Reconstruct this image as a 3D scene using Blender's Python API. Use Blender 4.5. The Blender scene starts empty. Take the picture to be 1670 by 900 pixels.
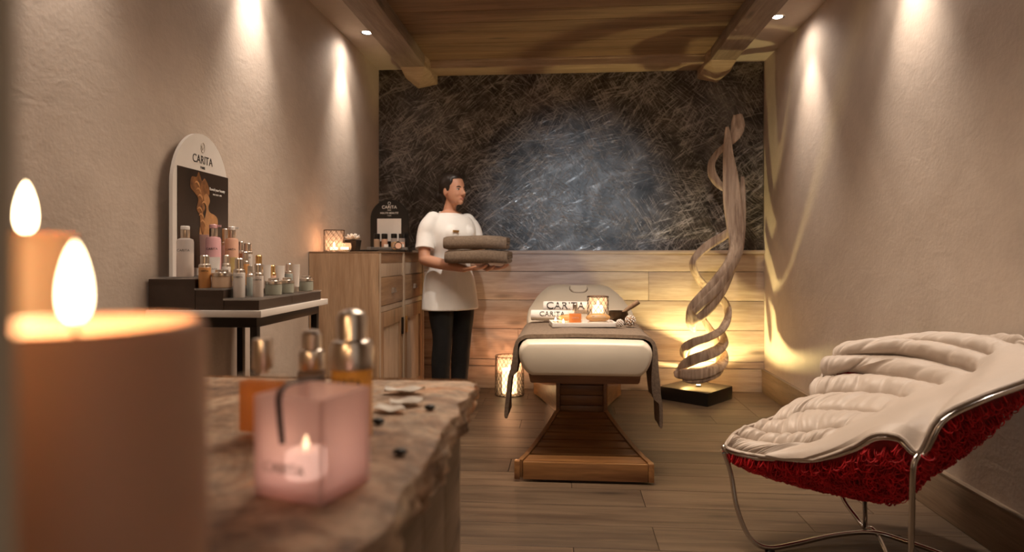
import bpy, bmesh, math, random
from mathutils import Vector, Matrix, noise
random.seed(7)
R = math.radians
SC = bpy.context.scene
COL = SC.collection

# ------------------------------------------------------------------ camera
CAM = Vector((0.0, 0.0, 1.03))
YAW = R(4.55)
FPX = 1080.0                      # focal length in pixels of the 1670 px frame
HORIZON = 417.0
cd = bpy.data.cameras.new('camera')
cam = bpy.data.objects.new('camera', cd)
COL.objects.link(cam)
cam.location = CAM
cam.rotation_euler = (R(90), 0, YAW)
cd.sensor_width = 36
cd.sensor_fit = 'HORIZONTAL'
cd.lens = FPX / 1670 * 36
cd.shift_y = (HORIZON - 450) / 1670
cd.clip_start = 0.02
cd.dof.use_dof = True
cd.dof.focus_distance = 3.0
cd.dof.aperture_fstop = cd.lens / 11.5
SC.camera = cam

# ------------------------------------------------------------------ world, exposure, large lights
w = bpy.data.worlds.new('world')
SC.world = w
w.use_nodes = True
w.node_tree.nodes['Background'].inputs[0].default_value = (1.0, 0.80, 0.64, 1)
w.node_tree.nodes['Background'].inputs[1].default_value = 0.25
SC.view_settings.view_transform = 'Standard'
SC.view_settings.look = 'None'
SC.view_settings.gamma = 1
SC.view_settings.use_curve_mapping = False
SC.view_settings.exposure = 0.56
SC.cycles.use_denoising = True
SC.cycles.sample_clamp_indirect = 4.0
SC.cycles.max_bounces = 8
SC.cycles.transparent_max_bounces = 24

SPOT_W = 34.0                     # the small ceiling downlights
SPOT_COL = (1.0, 0.87, 0.75)
SCULPT_W = 44.0                   # the uplight on the sculpture's plinth
SCULPT_COL = (1.0, 0.80, 0.34)
LANTERN_COL = (1.0, 0.46, 0.22)
COOL_W = 380.0                     # cool lamp in the corridor behind the photographer


def lamp(name, kind, loc, energy, color, radius=0.03, parent=None, target=None, size=None, blend=0.5):
    d = bpy.data.lights.new(name, kind)
    d.energy = energy
    d.color = color
    if kind == 'AREA':
        d.size = radius
    else:
        d.shadow_soft_size = radius
    if kind == 'SPOT':
        d.spot_size = R(size or 60)
        d.spot_blend = blend
    o = bpy.data.objects.new(name, d)
    COL.objects.link(o)
    o.location = loc
    if target is not None:
        o.rotation_euler = (Vector(target) - Vector(loc)).to_track_quat('-Z', 'Y').to_euler()
    if parent is not None:
        o.parent = parent
    return o


lamp('corridor_lamp_light', 'SPOT', (0.18, -0.9, 1.74), COOL_W, (0.66, 0.82, 1.0), 0.10, target=(0.085, 5.15, 1.36), size=17, blend=1.0)
cl = lamp('added_fill_light', 'AREA', (-0.1, 2.75, 2.46), 23.0, (1.0, 0.80, 0.62), 1.1, target=(-0.1, 2.75, 0))  # soft fill added out of view to lift the whole room
cl.data.spread = R(125)


# ------------------------------------------------------------------ geometry helpers
def U(px, py, d):
    """a point of the place from its bearing (photo pixel) and its own distance along the view axis"""
    x = (px - 835) / FPX * d
    z = CAM.z - (py - HORIZON) / FPX * d
    c, s = math.cos(YAW), math.sin(YAW)
    return Vector((x * c - d * s, x * s + d * c, z))


def ratio(px):
    x = (px - 835) / FPX
    c, s = math.cos(YAW), math.sin(YAW)
    return (x * c - s) / (x * s + c)


def smoothpath(pts, n=8, closed=False):
    pts = [Vector(p) for p in pts]
    m = len(pts)
    out = []
    segs = m if closed else m - 1
    for i in range(segs):
        if closed:
            p0, p1, p2, p3 = pts[(i - 1) % m], pts[i], pts[(i + 1) % m], pts[(i + 2) % m]
        else:
            p0, p1, p2, p3 = pts[max(i - 1, 0)], pts[i], pts[i + 1], pts[min(i + 2, m - 1)]
        for k in range(n):
            t = k / n
            out.append(0.5 * ((2 * p1) + (p2 - p0) * t + (2 * p0 - 5 * p1 + 4 * p2 - p3) * t * t + (3 * p1 - p0 - 3 * p2 + p3) * t ** 3))
    if not closed:
        out.append(pts[-1])
    return out


def lerp(a, b, t):
    return a + (b - a) * t


class MB:
    def __init__(self):
        self.v = []
        self.f = []

    def add(self, vs, fs, M=None):
        b = len(self.v)
        self.v += [(M @ Vector(p)) if M else Vector(p) for p in vs]
        self.f += [tuple(b + i for i in f) for f in fs]
        return self

    def box(self, lo, hi, M=None, bevel=0.0):
        x0, y0, z0 = lo
        x1, y1, z1 = hi
        if bevel <= 0:
            vs = [(x0, y0, z0), (x1, y0, z0), (x1, y1, z0), (x0, y1, z0), (x0, y0, z1), (x1, y0, z1), (x1, y1, z1), (x0, y1, z1)]
            fs = [(0, 3, 2, 1), (4, 5, 6, 7), (0, 1, 5, 4), (1, 2, 6, 5), (2, 3, 7, 6), (3, 0, 4, 7)]
            return self.add(vs, fs, M)
        bm = bmesh.new()
        bmesh.ops.create_cube(bm, size=1)
        for v in bm.verts:
            v.co = Vector(((x0 + x1) / 2 + v.co.x * (x1 - x0), (y0 + y1) / 2 + v.co.y * (y1 - y0), (z0 + z1) / 2 + v.co.z * (z1 - z0)))
        bmesh.ops.bevel(bm, geom=bm.edges[:], offset=bevel, segments=2, profile=0.6, affect='EDGES')
        return self.bm(bm, M)

    def bm(self, bm, M=None):
        bm.verts.index_update()
        vs = [v.co.copy() for v in bm.verts]
        fs = [tuple(v.index for v in f.verts) for f in bm.faces]
        bm.free()
        return self.add(vs, fs, M)

    def hull(self, pts, M=None, bevel=0.0):
        bm = bmesh.new()
        for p in pts:
            bm.verts.new(p)
        r = bmesh.ops.convex_hull(bm, input=bm.verts[:])
        bmesh.ops.dissolve_limit(bm, angle_limit=R(1), verts=bm.verts[:], edges=bm.edges[:])
        if bevel:
            bmesh.ops.bevel(bm, geom=bm.edges[:], offset=bevel, segments=2, affect='EDGES')
        return self.bm(bm, M)

    def lathe(self, prof, c=(0, 0, 0), n=24, M=None, cap=True):
        vs, fs = [], []
        for r, z in prof:
            for k in range(n):
                a = 2 * math.pi * k / n
                vs.append((c[0] + r * math.cos(a), c[1] + r * math.sin(a), c[2] + z))
        for i in range(len(prof) - 1):
            for k in range(n):
                k2 = (k + 1) % n
                fs.append((i * n + k, i * n + k2, (i + 1) * n + k2, (i + 1) * n + k))
        if cap:
            fs.append(tuple(reversed(range(n))))
            fs.append(tuple((len(prof) - 1) * n + k for k in range(n)))
        return self.add(vs, fs, M)

    def ball(self, c, r, n=16, M=None, squash=(1, 1, 1)):
        m = n // 2
        vs = [(c[0], c[1], c[2] - r * squash[2])]
        fs = []
        for i in range(1, m):
            t = math.pi * i / m
            for k in range(n):
                a = 2 * math.pi * k / n
                vs.append((c[0] + r * squash[0] * math.sin(t) * math.cos(a), c[1] + r * squash[1] * math.sin(t) * math.sin(a), c[2] - r * squash[2] * math.cos(t)))
        vs.append((c[0], c[1], c[2] + r * squash[2]))
        for k in range(n):
            fs.append((0, 1 + (k + 1) % n, 1 + k))
        for i in range(m - 2):
            for k in range(n):
                k2 = (k + 1) % n
                fs.append((1 + i * n + k, 1 + i * n + k2, 1 + (i + 1) * n + k2, 1 + (i + 1) * n + k))
        top = len(vs) - 1
        b = 1 + (m - 2) * n
        for k in range(n):
            fs.append((b + k, b + (k + 1) % n, top))
        return self.add(vs, fs, M)

    def tube(self, path, rad, n=8, closed=False, M=None, flat=1.0):
        path = [Vector(p) for p in path]
        m = len(path)
        rr = rad if isinstance(rad, (list, tuple)) else [rad] * m
        vs, fs = [], []
        prev = None
        for i, p in enumerate(path):
            if closed:
                t = path[(i + 1) % m] - path[i - 1]
            else:
                t = path[min(i + 1, m - 1)] - path[max(i - 1, 0)]
            if t.length < 1e-9:
                t = Vector((0, 0, 1))
            t.normalize()
            if prev is None:
                prev = t.orthogonal().normalized()
                if abs(t.z) < 0.9:
                    prev = (Vector((0, 0, 1)) - t * t.z).normalized()
            else:
                prev = (prev - t * prev.dot(t))
                prev = prev.normalized() if prev.length > 1e-6 else t.orthogonal().normalized()
            b = t.cross(prev)
            for k in range(n):
                a = 2 * math.pi * k / n
                vs.append(p + (prev * math.cos(a) * flat + b * math.sin(a)) * rr[i])
        for i in range(m if closed else m - 1):
            j = (i + 1) % m
            for k in range(n):
                k2 = (k + 1) % n
                fs.append((i * n + k, i * n + k2, j * n + k2, j * n + k))
        if not closed:
            fs.append(tuple(reversed(range(n))))
            fs.append(tuple((m - 1) * n + k for k in range(n)))
        return self.add(vs, fs, M)

    def strip(self, prof, th, a0, a1, nseg=1, plane='xz', M=None, wob=0.0):
        """a sheet: the 2-D polyline prof with thickness th, extruded from a0 to a1"""
        m = len(prof)
        L, Rr = [], []
        for i in range(m):
            p = Vector(prof[i])
            t = Vector(prof[min(i + 1, m - 1)]) - Vector(prof[max(i - 1, 0)])
            t.normalize()
            nn = Vector((-t.y, t.x))
            e = min(i, m - 1 - i)
            k = th / 2 * (0.55 if e == 0 else 0.92 if e == 1 else 1)
            L.append(p + nn * k)
            Rr.append(p - nn * k)
        ring = L + Rr[::-1]
        q = len(ring)
        vs, fs = [], []
        for s in range(nseg + 1):
            a = lerp(a0, a1, s / nseg)
            for (u, v_) in ring:
                if wob:
                    dn = noise.noise(Vector((u * 9, v_ * 9, a * 7))) * wob
                    u += dn
                    v_ += dn
                vs.append((u, a, v_) if plane == 'xz' else (a, u, v_) if plane == 'yz' else (u, v_, a))
        for s in range(nseg):
            for k in range(q):
                k2 = (k + 1) % q
                fs.append((s * q + k, s * q + k2, (s + 1) * q + k2, (s + 1) * q + k))
        for i in range(m - 1):
            fs.append((i, i + 1, q - 2 - i, q - 1 - i))
            b = nseg * q
            fs.append((b + q - 1 - i, b + q - 2 - i, b + i + 1, b + i))
        return self.add(vs, fs, M)

    def poly(self, pts, M=None):
        return self.add(pts, [tuple(range(len(pts)))], M)

    def prism(self, pts, z0, z1, M=None):
        n = len(pts)
        vs = [(x, y, z0) for x, y in pts] + [(x, y, z1) for x, y in pts]
        fs = [tuple(reversed(range(n))), tuple(range(n, 2 * n))]
        fs += [(k, (k + 1) % n, n + (k + 1) % n, n + k) for k in range(n)]
        return self.add(vs, fs, M)

    def mesh(self, name, smooth=None):
        me = bpy.data.meshes.new(name)
        me.from_pydata([tuple(p) for p in self.v], [], self.f)
        bm = bmesh.new()
        bm.from_mesh(me)
        bmesh.ops.recalc_face_normals(bm, faces=bm.faces[:])
        bm.to_mesh(me)
        bm.free()
        if smooth is not None:
            for p in me.polygons:
                p.use_smooth = True
            if smooth < 180:
                me.set_sharp_from_angle(angle=R(smooth))
        me.update()
        return me

    def build(self, name, mat, parent=None, smooth=28, world=False):
        if world and parent is not None and parent.name in ROOT:
            inv = ROOT[parent.name].inverted()
            self.v = [inv @ Vector(p) for p in self.v]
        me = self.mesh(name, smooth)
        me.materials.append(mat)
        return link(name, me, parent)


ROOT = {}


def link(name, me, parent=None):
    o = bpy.data.objects.new(name, me)
    COL.objects.link(o)
    if parent is not None:
        o.parent = parent
        if parent.name in ROOT:
            ROOT[o.name] = ROOT[parent.name]
    return o


def tag(o, label, cat, group=None):
    o['label'] = label
    o['category'] = cat
    if group:
        o['group'] = group
    return o


def thing(name, label, cat, loc=(0, 0, 0), rz=0.0, group=None, tilt=None):
    o = bpy.data.objects.new(name, None)
    COL.objects.link(o)
    o.empty_display_size = 0.1
    o.location = loc
    o.rotation_euler = (tilt[0] if tilt else 0, tilt[1] if tilt else 0, rz)
    ROOT[o.name] = Matrix.Translation(loc) @ o.rotation_euler.to_matrix().to_4x4()
    return tag(o, label, cat, group)


def struct(o):
    o['kind'] = 'structure'
    return o


def copy_thing(root, loc, rz, label):
    r = root.copy()
    COL.objects.link(r)
    r.location = loc
    r.rotation_euler = (0, 0, rz)
    r['label'] = label
    for ch in list(root.children):
        c = ch.copy()
        COL.objects.link(c)
        c.parent = r
        for g in ch.children:
            e = g.copy()
            COL.objects.link(e)
            e.parent = c
    return r


def remeshed(mb, voxel, smooth_it=3, factor=0.5):
    me = mb.mesh('tmp')
    o = bpy.data.objects.new('tmp', me)
    COL.objects.link(o)
    m = o.modifiers.new('r', 'REMESH')
    m.mode = 'VOXEL'
    m.voxel_size = voxel
    m.use_smooth_shade = True
    s = o.modifiers.new('s', 'SMOOTH')
    s.factor = factor
    s.iterations = smooth_it
    dg = bpy.context.evaluated_depsgraph_get()
    out = bpy.data.meshes.new_from_object(o.evaluated_get(dg))
    bpy.data.objects.remove(o)
    for p in out.polygons:
        p.use_smooth = True
    return out


def text(s, size, mat, parent, origin, right, up, name='lettering', wrap=None, depth=0.0004, spacing=1.0):
    """flat lettering centred on origin; wrap = radius of a roll it lies on"""
    c = bpy.data.curves.new('txt', 'FONT')
    c.body = s
    c.size = size
    c.align_x = 'CENTER'
    c.align_y = 'CENTER'
    c.space_character = spacing
    c.extrude = depth
    c.resolution_u = 3
    t = bpy.data.objects.new('txt', c)
    COL.objects.link(t)
    dg = bpy.context.evaluated_depsgraph_get()
    me = bpy.data.meshes.new_from_object(t.evaluated_get(dg))
    bpy.data.objects.remove(t)
    right, up = Vector(right).normalized(), Vector(up).normalized()
    nrm = right.cross(up)
    o = Vector(origin)
    for v in me.vertices:
        x, y, z = v.co
        if wrap:
            a = y / wrap
            v.co = o + right * x + up * (math.sin(a) * (wrap + z)) + nrm * ((math.cos(a) - 1) * wrap + math.cos(a) * z)
        else:
            v.co = o + right * x + up * y + nrm * z
    me.materials.clear()
    me.materials.append(mat)
    return link(name, me, parent)


# ------------------------------------------------------------------ materials
def nodes(name):
    m = bpy.data.materials.new(name)
    m.use_nodes = True
    nt = m.node_tree
    return m, nt, nt.nodes['Principled BSDF']


def N(nt, kind, **kw):
    n = nt.nodes.new(kind)
    for k, v in kw.items():
        if k.startswith('i_'):
            n.inputs[k[2:].replace('_', ' ')].default_value = v
        else:
            setattr(n, k, v)
    return n


def ramp(nt, stops, fac):
    r = nt.nodes.new('ShaderNodeValToRGB')
    e = r.color_ramp.elements
    while len(e) < len(stops):
        e.new(0.5)
    for k, (p, c) in enumerate(stops):
        e[k].position = p
        e[k].color = (c[0], c[1], c[2], 1) if not isinstance(c, (int, float)) else (c, c, c, 1)
    nt.links.new(fac, r.inputs[0])
    return r.outputs[0]


def mixc(nt, a, b, fac, mode='MIX'):
    m = nt.nodes.new('ShaderNodeMix')
    m.data_type = 'RGBA'
    m.blend_type = mode
    for sock, val in ((m.inputs[0], fac), (m.inputs[6], a), (m.inputs[7], b)):
        if isinstance(val, (int, float)):
            sock.default_value = val
        elif isinstance(val, tuple):
            sock.default_value = (*val[:3], 1)
        else:
            nt.links.new(val, sock)
    return m.outputs[2]


def coords(nt, scale=(1, 1, 1), rot=(0, 0, 0), rnd=0.0):
    tc = nt.nodes.new('ShaderNodeTexCoord')
    src = tc.outputs['Object']
    if rnd:
        oi = nt.nodes.new('ShaderNodeObjectInfo')
        mu = nt.nodes.new('ShaderNodeVectorMath')
        mu.operation = 'SCALE'
        mu.inputs[0].default_value = (rnd, rnd * 1.7, rnd * 0.6)
        nt.links.new(oi.outputs['Random'], mu.inputs['Scale'])
        ad = nt.nodes.new('ShaderNodeVectorMath')
        nt.links.new(src, ad.inputs[0])
        nt.links.new(mu.outputs[0], ad.inputs[1])
        src = ad.outputs[0]
    mp = nt.nodes.new('ShaderNodeMapping')
    mp.inputs['Scale'].default_value = scale
    mp.inputs['Rotation'].default_value = rot
    nt.links.new(src, mp.inputs[0])
    return mp.outputs[0]


def tex(nt, vec, scale, detail=4, rough=0.55, dist=0.0):
    n = N(nt, 'ShaderNodeTexNoise', i_Scale=scale, i_Detail=detail, i_Roughness=rough, i_Distortion=dist)
    nt.links.new(vec, n.inputs['Vector'])
    return n.outputs['Fac']


def bump(nt, b, h, strength=0.3, dist=0.01):
    n = N(nt, 'ShaderNodeBump')
    n.inputs['Strength'].default_value = strength
    n.inputs['Distance'].default_value = dist
    nt.links.new(h, n.inputs['Height'])
    nt.links.new(n.outputs[0], b.inputs['Normal'])


def plain(name, col, rough=0.5, metal=0.0, var=0.08, vscale=18.0, bmp=0.0, bscale=120.0, **kw):
    m, nt, b = nodes(name)
    f = tex(nt, coords(nt, rnd=5.0), vscale)
    lo = tuple(max(c * (1 - var), 0) for c in col)
    hi = tuple(min(c * (1 + var), 1) for c in col)
    nt.links.new(ramp(nt, [(0.3, lo), (0.7, hi)], f), b.inputs['Base Color'])
    b.inputs['Roughness'].default_value = rough
    b.inputs['Metallic'].default_value = metal
    if bmp:
        bump(nt, b, tex(nt, coords(nt), bscale, 3), bmp, 0.003)
    for k, v in kw.items():
        b.inputs[k.replace('_', ' ')].default_value = v
    return m


def wood(name, dark, light, axis='x', rough=0.5, rnd=9.0, grain=1.0, knots=True, tone=0.25, coat=0.0):
    m, nt, b = nodes(name)
    st = {'x': (1.0, 14, 14), 'y': (14, 1.0, 14), 'z': (14, 14, 1.0)}[axis]
    v = coords(nt, tuple(s * grain for s in st), rnd=rnd)
    g1 = tex(nt, v, 1.6, 5, 0.6, 0.6)
    g2 = tex(nt, v, 9.0, 3, 0.6)
    col = ramp(nt, [(0.30, dark), (0.70, light)], g1)
    fine = ramp(nt, [(0.35, 0.72), (0.6, 1.0)], g2)
    col = mixc(nt, col, fine, 0.55, 'MULTIPLY')
    if knots:
        k = {'x': (2.2, 9, 9), 'y': (9, 2.2, 9), 'z': (9, 9, 2.2)}[axis]
        vo = N(nt, 'ShaderNodeTexVoronoi', i_Scale=0.75)
        nt.links.new(coords(nt, k, rnd=rnd * 1.3), vo.inputs['Vector'])
        kn = ramp(nt, [(0.05, 0.35), (0.16, 1.0)], vo.outputs['Distance'])
        col = mixc(nt, col, kn, 0.8, 'MULTIPLY')
    oi = nt.nodes.new('ShaderNodeObjectInfo')
    tn = ramp(nt, [(0.0, 1 - tone), (1.0, 1.0)], oi.outputs['Random'])
    col = mixc(nt, col, tn, 1.0, 'MULTIPLY')
    nt.links.new(col, b.inputs['Base Color'])
    b.inputs['Roughness'].default_value = rough
    b.inputs['Coat Weight'].default_value = coat
    b.inputs['Coat Roughness'].default_value = 0.25
    bump(nt, b, g2, 0.18, 0.003)
    return m


def glassy(name, col, density=0.5, rough=0.25):
    """thin frosted or clear glass: part of the light passes straight through"""
    m = bpy.data.materials.new(name)
    m.use_nodes = True
    nt = m.node_tree
    b = nt.nodes['Principled BSDF']
    out = nt.nodes['Material Output']
    f = tex(nt, coords(nt), 30)
    nt.links.new(ramp(nt, [(0.3, tuple(c * 0.95 for c in col)), (0.7, col)], f), b.inputs['Base Color'])
    b.inputs['Roughness'].default_value = rough
    tr = nt.nodes.new('ShaderNodeBsdfTransparent')
    tr.inputs[0].default_value = (*[0.5 + 0.5 * c for c in col], 1)
    tl = nt.nodes.new('ShaderNodeBsdfTranslucent')
    tl.inputs[0].default_value = (*col, 1)
    m1 = nt.nodes.new('ShaderNodeMixShader')
    m1.inputs[0].default_value = 0.5
    nt.links.new(b.outputs[0], m1.inputs[1])
    nt.links.new(tl.outputs[0], m1.inputs[2])
    m2 = nt.nodes.new('ShaderNodeMixShader')
    m2.inputs[0].default_value = density
    nt.links.new(tr.outputs[0], m2.inputs[1])
    nt.links.new(m1.outputs[0], m2.inputs[2])
    nt.links.new(m2.outputs[0], out.inputs[0])
    return m


def glow(name, col, strength):
    m, nt, b = nodes(name)
    b.inputs['Base Color'].default_value = (0.8, 0.6, 0.4, 1)
    b.inputs['Emission Color'].default_value = (*col, 1)
    b.inputs['Emission Strength'].default_value = strength
    return m


def flame_mat(name, col, strength):
    m = bpy.data.materials.new(name)
    m.use_nodes = True
    nt = m.node_tree
    nt.nodes.remove(nt.nodes['Principled BSDF'])
    e = nt.nodes.new('ShaderNodeEmission')
    e.inputs[0].default_value = (*col, 1)
    e.inputs[1].default_value = strength
    tr = nt.nodes.new('ShaderNodeBsdfTransparent')
    ad = nt.nodes.new('ShaderNodeAddShader')
    nt.links.new(e.outputs[0], ad.inputs[0])
    nt.links.new(tr.outputs[0], ad.inputs[1])
    nt.links.new(ad.outputs[0], nt.nodes['Material Output'].inputs[0])
    return m


def plaster(name, lo, hi):
    m, nt, b = nodes(name)
    v = coords(nt)
    f = tex(nt, v, 1.3, 5, 0.6, 0.8)
    f2 = tex(nt, v, 14, 4, 0.6, 0.4)
    col = ramp(nt, [(0.3, lo), (0.7, hi)], f)
    col = mixc(nt, col, ramp(nt, [(0.3, 0.9), (0.7, 1.0)], f2), 0.7, 'MULTIPLY')
    nt.links.new(col, b.inputs['Base Color'])
    b.inputs['Roughness'].default_value = 0.75
    h = mixc(nt, tex(nt, coords(nt, (1, 1, 1.6)), 7, 5, 0.55, 1.2), tex(nt, v, 60, 3), 0.35)
    bump(nt, b, h, 0.13, 0.02)
    return m


def stucco():
    """dark trowelled metallic stucco: crossing pale trowel scratches on charcoal"""
    m, nt, b = nodes('dark_stucco')
    base = ramp(nt, [(0.34, (0.018, 0.015, 0.012)), (0.52, (0.060, 0.050, 0.042)), (0.70, (0.15, 0.13, 0.112))], tex(nt, coords(nt), 3.2, 6, 0.65, 1.5))
    tot = None
    for k, (ang, sc, st) in enumerate([(40, 4.4, 20.0), (-38, 5.0, 22.0), (12, 4.2, 14.0), (66, 5.4, 18.0), (-64, 5.0, 22.0), (-14, 6.0, 24.0), (28, 2.6, 8.0), (-52, 7.0, 14.0), (52, 7.4, 16.0)]):
        v = coords(nt, (1, 1, st), (0, R(ang), 0))
        # rotate in the wall's plane, then stretch: long thin streaks
        tc = nt.nodes.new('ShaderNodeTexCoord')
        mp1 = nt.nodes.new('ShaderNodeMapping')
        mp1.inputs['Rotation'].default_value = (0, R(ang), 0)
        mp1.inputs['Location'].default_value = (k * 3.1, 0, k * 1.7)
        nt.links.new(tc.outputs['Object'], mp1.inputs[0])
        mp2 = nt.nodes.new('ShaderNodeMapping')
        mp2.inputs['Scale'].default_value = (1, 1, st)
        nt.links.new(mp1.outputs[0], mp2.inputs[0])
        f = tex(nt, mp2.outputs[0], sc, 2, 0.5, 0.35)
        line = ramp(nt, [(0.57, 0.0), (0.61, 0.35), (0.63, 0.9), (0.645, 0.10), (0.74, 0.0)], f)
        msk = ramp(nt, [(0.46, 0.0), (0.62, 1.0)], tex(nt, mp1.outputs[0], 2.6 + k * 0.4, 3, 0.6))
        line = mixc(nt, line, msk, 1.0, 'MULTIPLY')
        tot = line if tot is None else mixc(nt, tot, line, 1.0, 'ADD')
    tot_c = ramp(nt, [(0.0, 0.0), (1.0, 1.0)], tot)
    col = mixc(nt, base, (0.50, 0.455, 0.41), tot_c)
    nt.links.new(col, b.inputs['Base Color'])
    b.inputs['Metallic'].default_value = 0.6
    nt.links.new(ramp(nt, [(0.0, 0.42), (1.0, 0.26)], tot), b.inputs['Roughness'])
    bump(nt, b, tot, 0.35, 0.004)
    return m


def stone(name):
    m, nt, b = nodes(name)
    v = coords(nt)
    f = tex(nt, v, 5.0, 8, 0.68, 0.8)
    col = ramp(nt, [(0.34, (0.16, 0.075, 0.035)), (0.44, (0.44, 0.26, 0.15)), (0.54, (0.66, 0.48, 0.33)), (0.64, (0.58, 0.25, 0.09))], f)
    col = mixc(nt, col, ramp(nt, [(0.38, 0.40), (0.58, 1.0)], tex(nt, v, 22, 6, 0.7)), 0.8, 'MULTIPLY')
    nt.links.new(col, b.inputs['Base Color'])
    b.inputs['Roughness'].default_value = 0.55
    bump(nt, b, tex(nt, v, 34, 6, 0.7), 0.8, 0.008)
    return m


M = {}
M['wall'] = plaster('warm_plaster', (0.46, 0.37, 0.30), (0.58, 0.48, 0.40))
M['ceil'] = plaster('ceiling_plaster', (0.48, 0.40, 0.33), (0.56, 0.47, 0.39))
M['jamb'] = plaster('jamb_plaster', (0.42, 0.36, 0.27), (0.50, 0.43, 0.33))
M['stucco'] = stucco()
M['floor'] = wood('floor_oak', (0.080, 0.046, 0.025), (0.185, 0.122, 0.072), 'x', 0.50, tone=0.38)
M['wains'] = wood('whitewashed_pine', (0.37, 0.26, 0.195), (0.58, 0.46, 0.37), 'x', 0.6, tone=0.15)
M['base'] = wood('baseboard_oak', (0.17, 0.115, 0.07), (0.30, 0.21, 0.14), 'y', 0.55, tone=0.1)
M['ceilwood'] = wood('ceiling_pine', (0.15, 0.085, 0.042), (0.30, 0.19, 0.105), 'x', 0.6, tone=0.22)
M['beam'] = wood('beam_wood', (0.17, 0.115, 0.080), (0.31, 0.23, 0.17), 'y', 0.65, tone=0.1)
M['beamx'] = wood('cross_beam_wood', (0.30, 0.20, 0.125), (0.50, 0.37, 0.25), 'x', 0.65, tone=0.1)
M['cab'] = wood('cabinet_oak', (0.29, 0.165, 0.088), (0.49, 0.325, 0.20), 'z', 0.5, tone=0.12)
M['cabpale'] = wood('cabinet_pale_oak', (0.42, 0.32, 0.23), (0.56, 0.45, 0.35), 'z', 0.5, knots=False, tone=0.08)
M['cabdrawer'] = wood('drawer_oak', (0.24, 0.13, 0.065), (0.44, 0.28, 0.16), 'y', 0.45, tone=0.15)
M['teak'] = wood('bed_teak', (0.17, 0.065, 0.022), (0.40, 0.19, 0.065), 'x', 0.32, knots=False, tone=0.25, coat=0.3)
M['teaky'] = wood('bed_teak_side', (0.17, 0.065, 0.022), (0.40, 0.19, 0.065), 'y', 0.32, knots=False, tone=0.2, coat=0.3)
M['drift'] = wood('driftwood', (0.21, 0.13, 0.09), (0.64, 0.49, 0.37), 'z', 0.75, knots=False, rnd=4, grain=1.3, tone=0.1)
M['stone'] = stone('rough_travertine')
M['black'] = plain('black_lacquer', (0.008, 0.007, 0.006), 0.28)
M['darkbrown'] = plain('brown_acrylic', (0.045, 0.028, 0.02), 0.25, var=0.1)
M['frame'] = plain('dark_metal', (0.018, 0.013, 0.010), 0.4, 0.5)
M['whitelam'] = plain('white_laminate', (0.72, 0.67, 0.62), 0.35, var=0.02)
M['vinyl'] = plain('cream_vinyl', (0.70, 0.62, 0.50), 0.36, var=0.03, vscale=6)
M['leather'] = plain('cream_leather', (0.54, 0.455, 0.385), 0.44, var=0.04, vscale=9, bmp=0.2, bscale=60)
M['chrome'] = plain('chrome', (0.62, 0.58, 0.54), 0.14, 1.0, var=0.02)
M['silver'] = plain('satin_silver', (0.66, 0.60, 0.54), 0.28, 1.0, var=0.02)
M['gold'] = plain('satin_gold', (0.72, 0.47, 0.20), 0.28, 1.0, var=0.03)
M['bronze'] = plain('old_bronze', (0.10, 0.065, 0.035), 0.4, 0.8, var=0.35, vscale=30, bmp=0.3, bscale=90)
M['wire'] = plain('bronze_wire', (0.06, 0.04, 0.026), 0.45, 0.6)
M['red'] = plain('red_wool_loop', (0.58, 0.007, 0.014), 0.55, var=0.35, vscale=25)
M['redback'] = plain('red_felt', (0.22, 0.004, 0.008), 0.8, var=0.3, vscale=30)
M['towelb'] = plain('taupe_terry', (0.19, 0.138, 0.098), 0.95, var=0.25, vscale=90, bmp=0.9, bscale=260)
M['towelw'] = plain('white_terry', (0.80, 0.76, 0.72), 0.95, var=0.03, vscale=60, bmp=0.6, bscale=220)
M['ink'] = plain('black_print', (0.012, 0.010, 0.010), 0.6)
M['inkw'] = plain('white_print', (0.80, 0.77, 0.72), 0.6)
M['inkg'] = plain('grey_print', (0.42, 0.36, 0.30), 0.6)
M['skin'] = plain('skin', (0.56, 0.285, 0.18), 0.5, var=0.06, vscale=9, Subsurface_Weight=0.12, Subsurface_Radius=(0.02, 0.008, 0.004))
M['hair'] = plain('dark_brown_hair', (0.016, 0.009, 0.006), 0.42, var=0.4, vscale=60)
M['tunic'] = plain('white_cotton', (0.86, 0.84, 0.81), 0.8, var=0.02, bmp=0.3, bscale=25)
M['trouser'] = plain('black_trousers', (0.007, 0.006, 0.006), 0.9, var=0.3)
M['lip'] = plain('lips', (0.50, 0.20, 0.15), 0.45)
M['eyew'] = plain('eye_white', (0.70, 0.64, 0.58), 0.3)
M['wax'] = plain('blush_wax', (0.50, 0.28, 0.19), 0.5, var=0.05, vscale=6, Subsurface_Weight=0.6, Subsurface_Radius=(0.05, 0.022, 0.011))
M['waxpale'] = plain('ivory_wax', (0.74, 0.52, 0.36), 0.5, var=0.04, Subsurface_Weight=0.6, Subsurface_Radius=(0.05, 0.025, 0.013))
M['flame'] = flame_mat('flame', (1.0, 0.74, 0.42), 5.0)
M['votive'] = glow('lit_wax', (1.0, 0.62, 0.30), 3.0)
M['tealight'] = glow('pink_lit_wax', (1.0, 0.74, 0.62), 2.2)
M['lens'] = glow('lamp_lens', (1.0, 0.90, 0.82), 22.0)
M['glass'] = glassy('clear_glass', (0.95, 0.92, 0.88), 0.10, 0.08)
M['acrylic'] = glassy('clear_acrylic', (0.92, 0.86, 0.80), 0.25, 0.08)
M['pinkglass'] = glassy('frosted_pink_glass', (0.84, 0.68, 0.65), 0.60, 0.4)
M['amberglass'] = glassy('amber_oil_glass', (0.86, 0.36, 0.03), 0.52, 0.12)
M['yellowglass'] = glassy('golden_oil_glass', (0.92, 0.56, 0.14), 0.66, 0.15)
M['smoke'] = glassy('grey_tinted_glass', (0.32, 0.24, 0.19), 0.75, 0.15)
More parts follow.
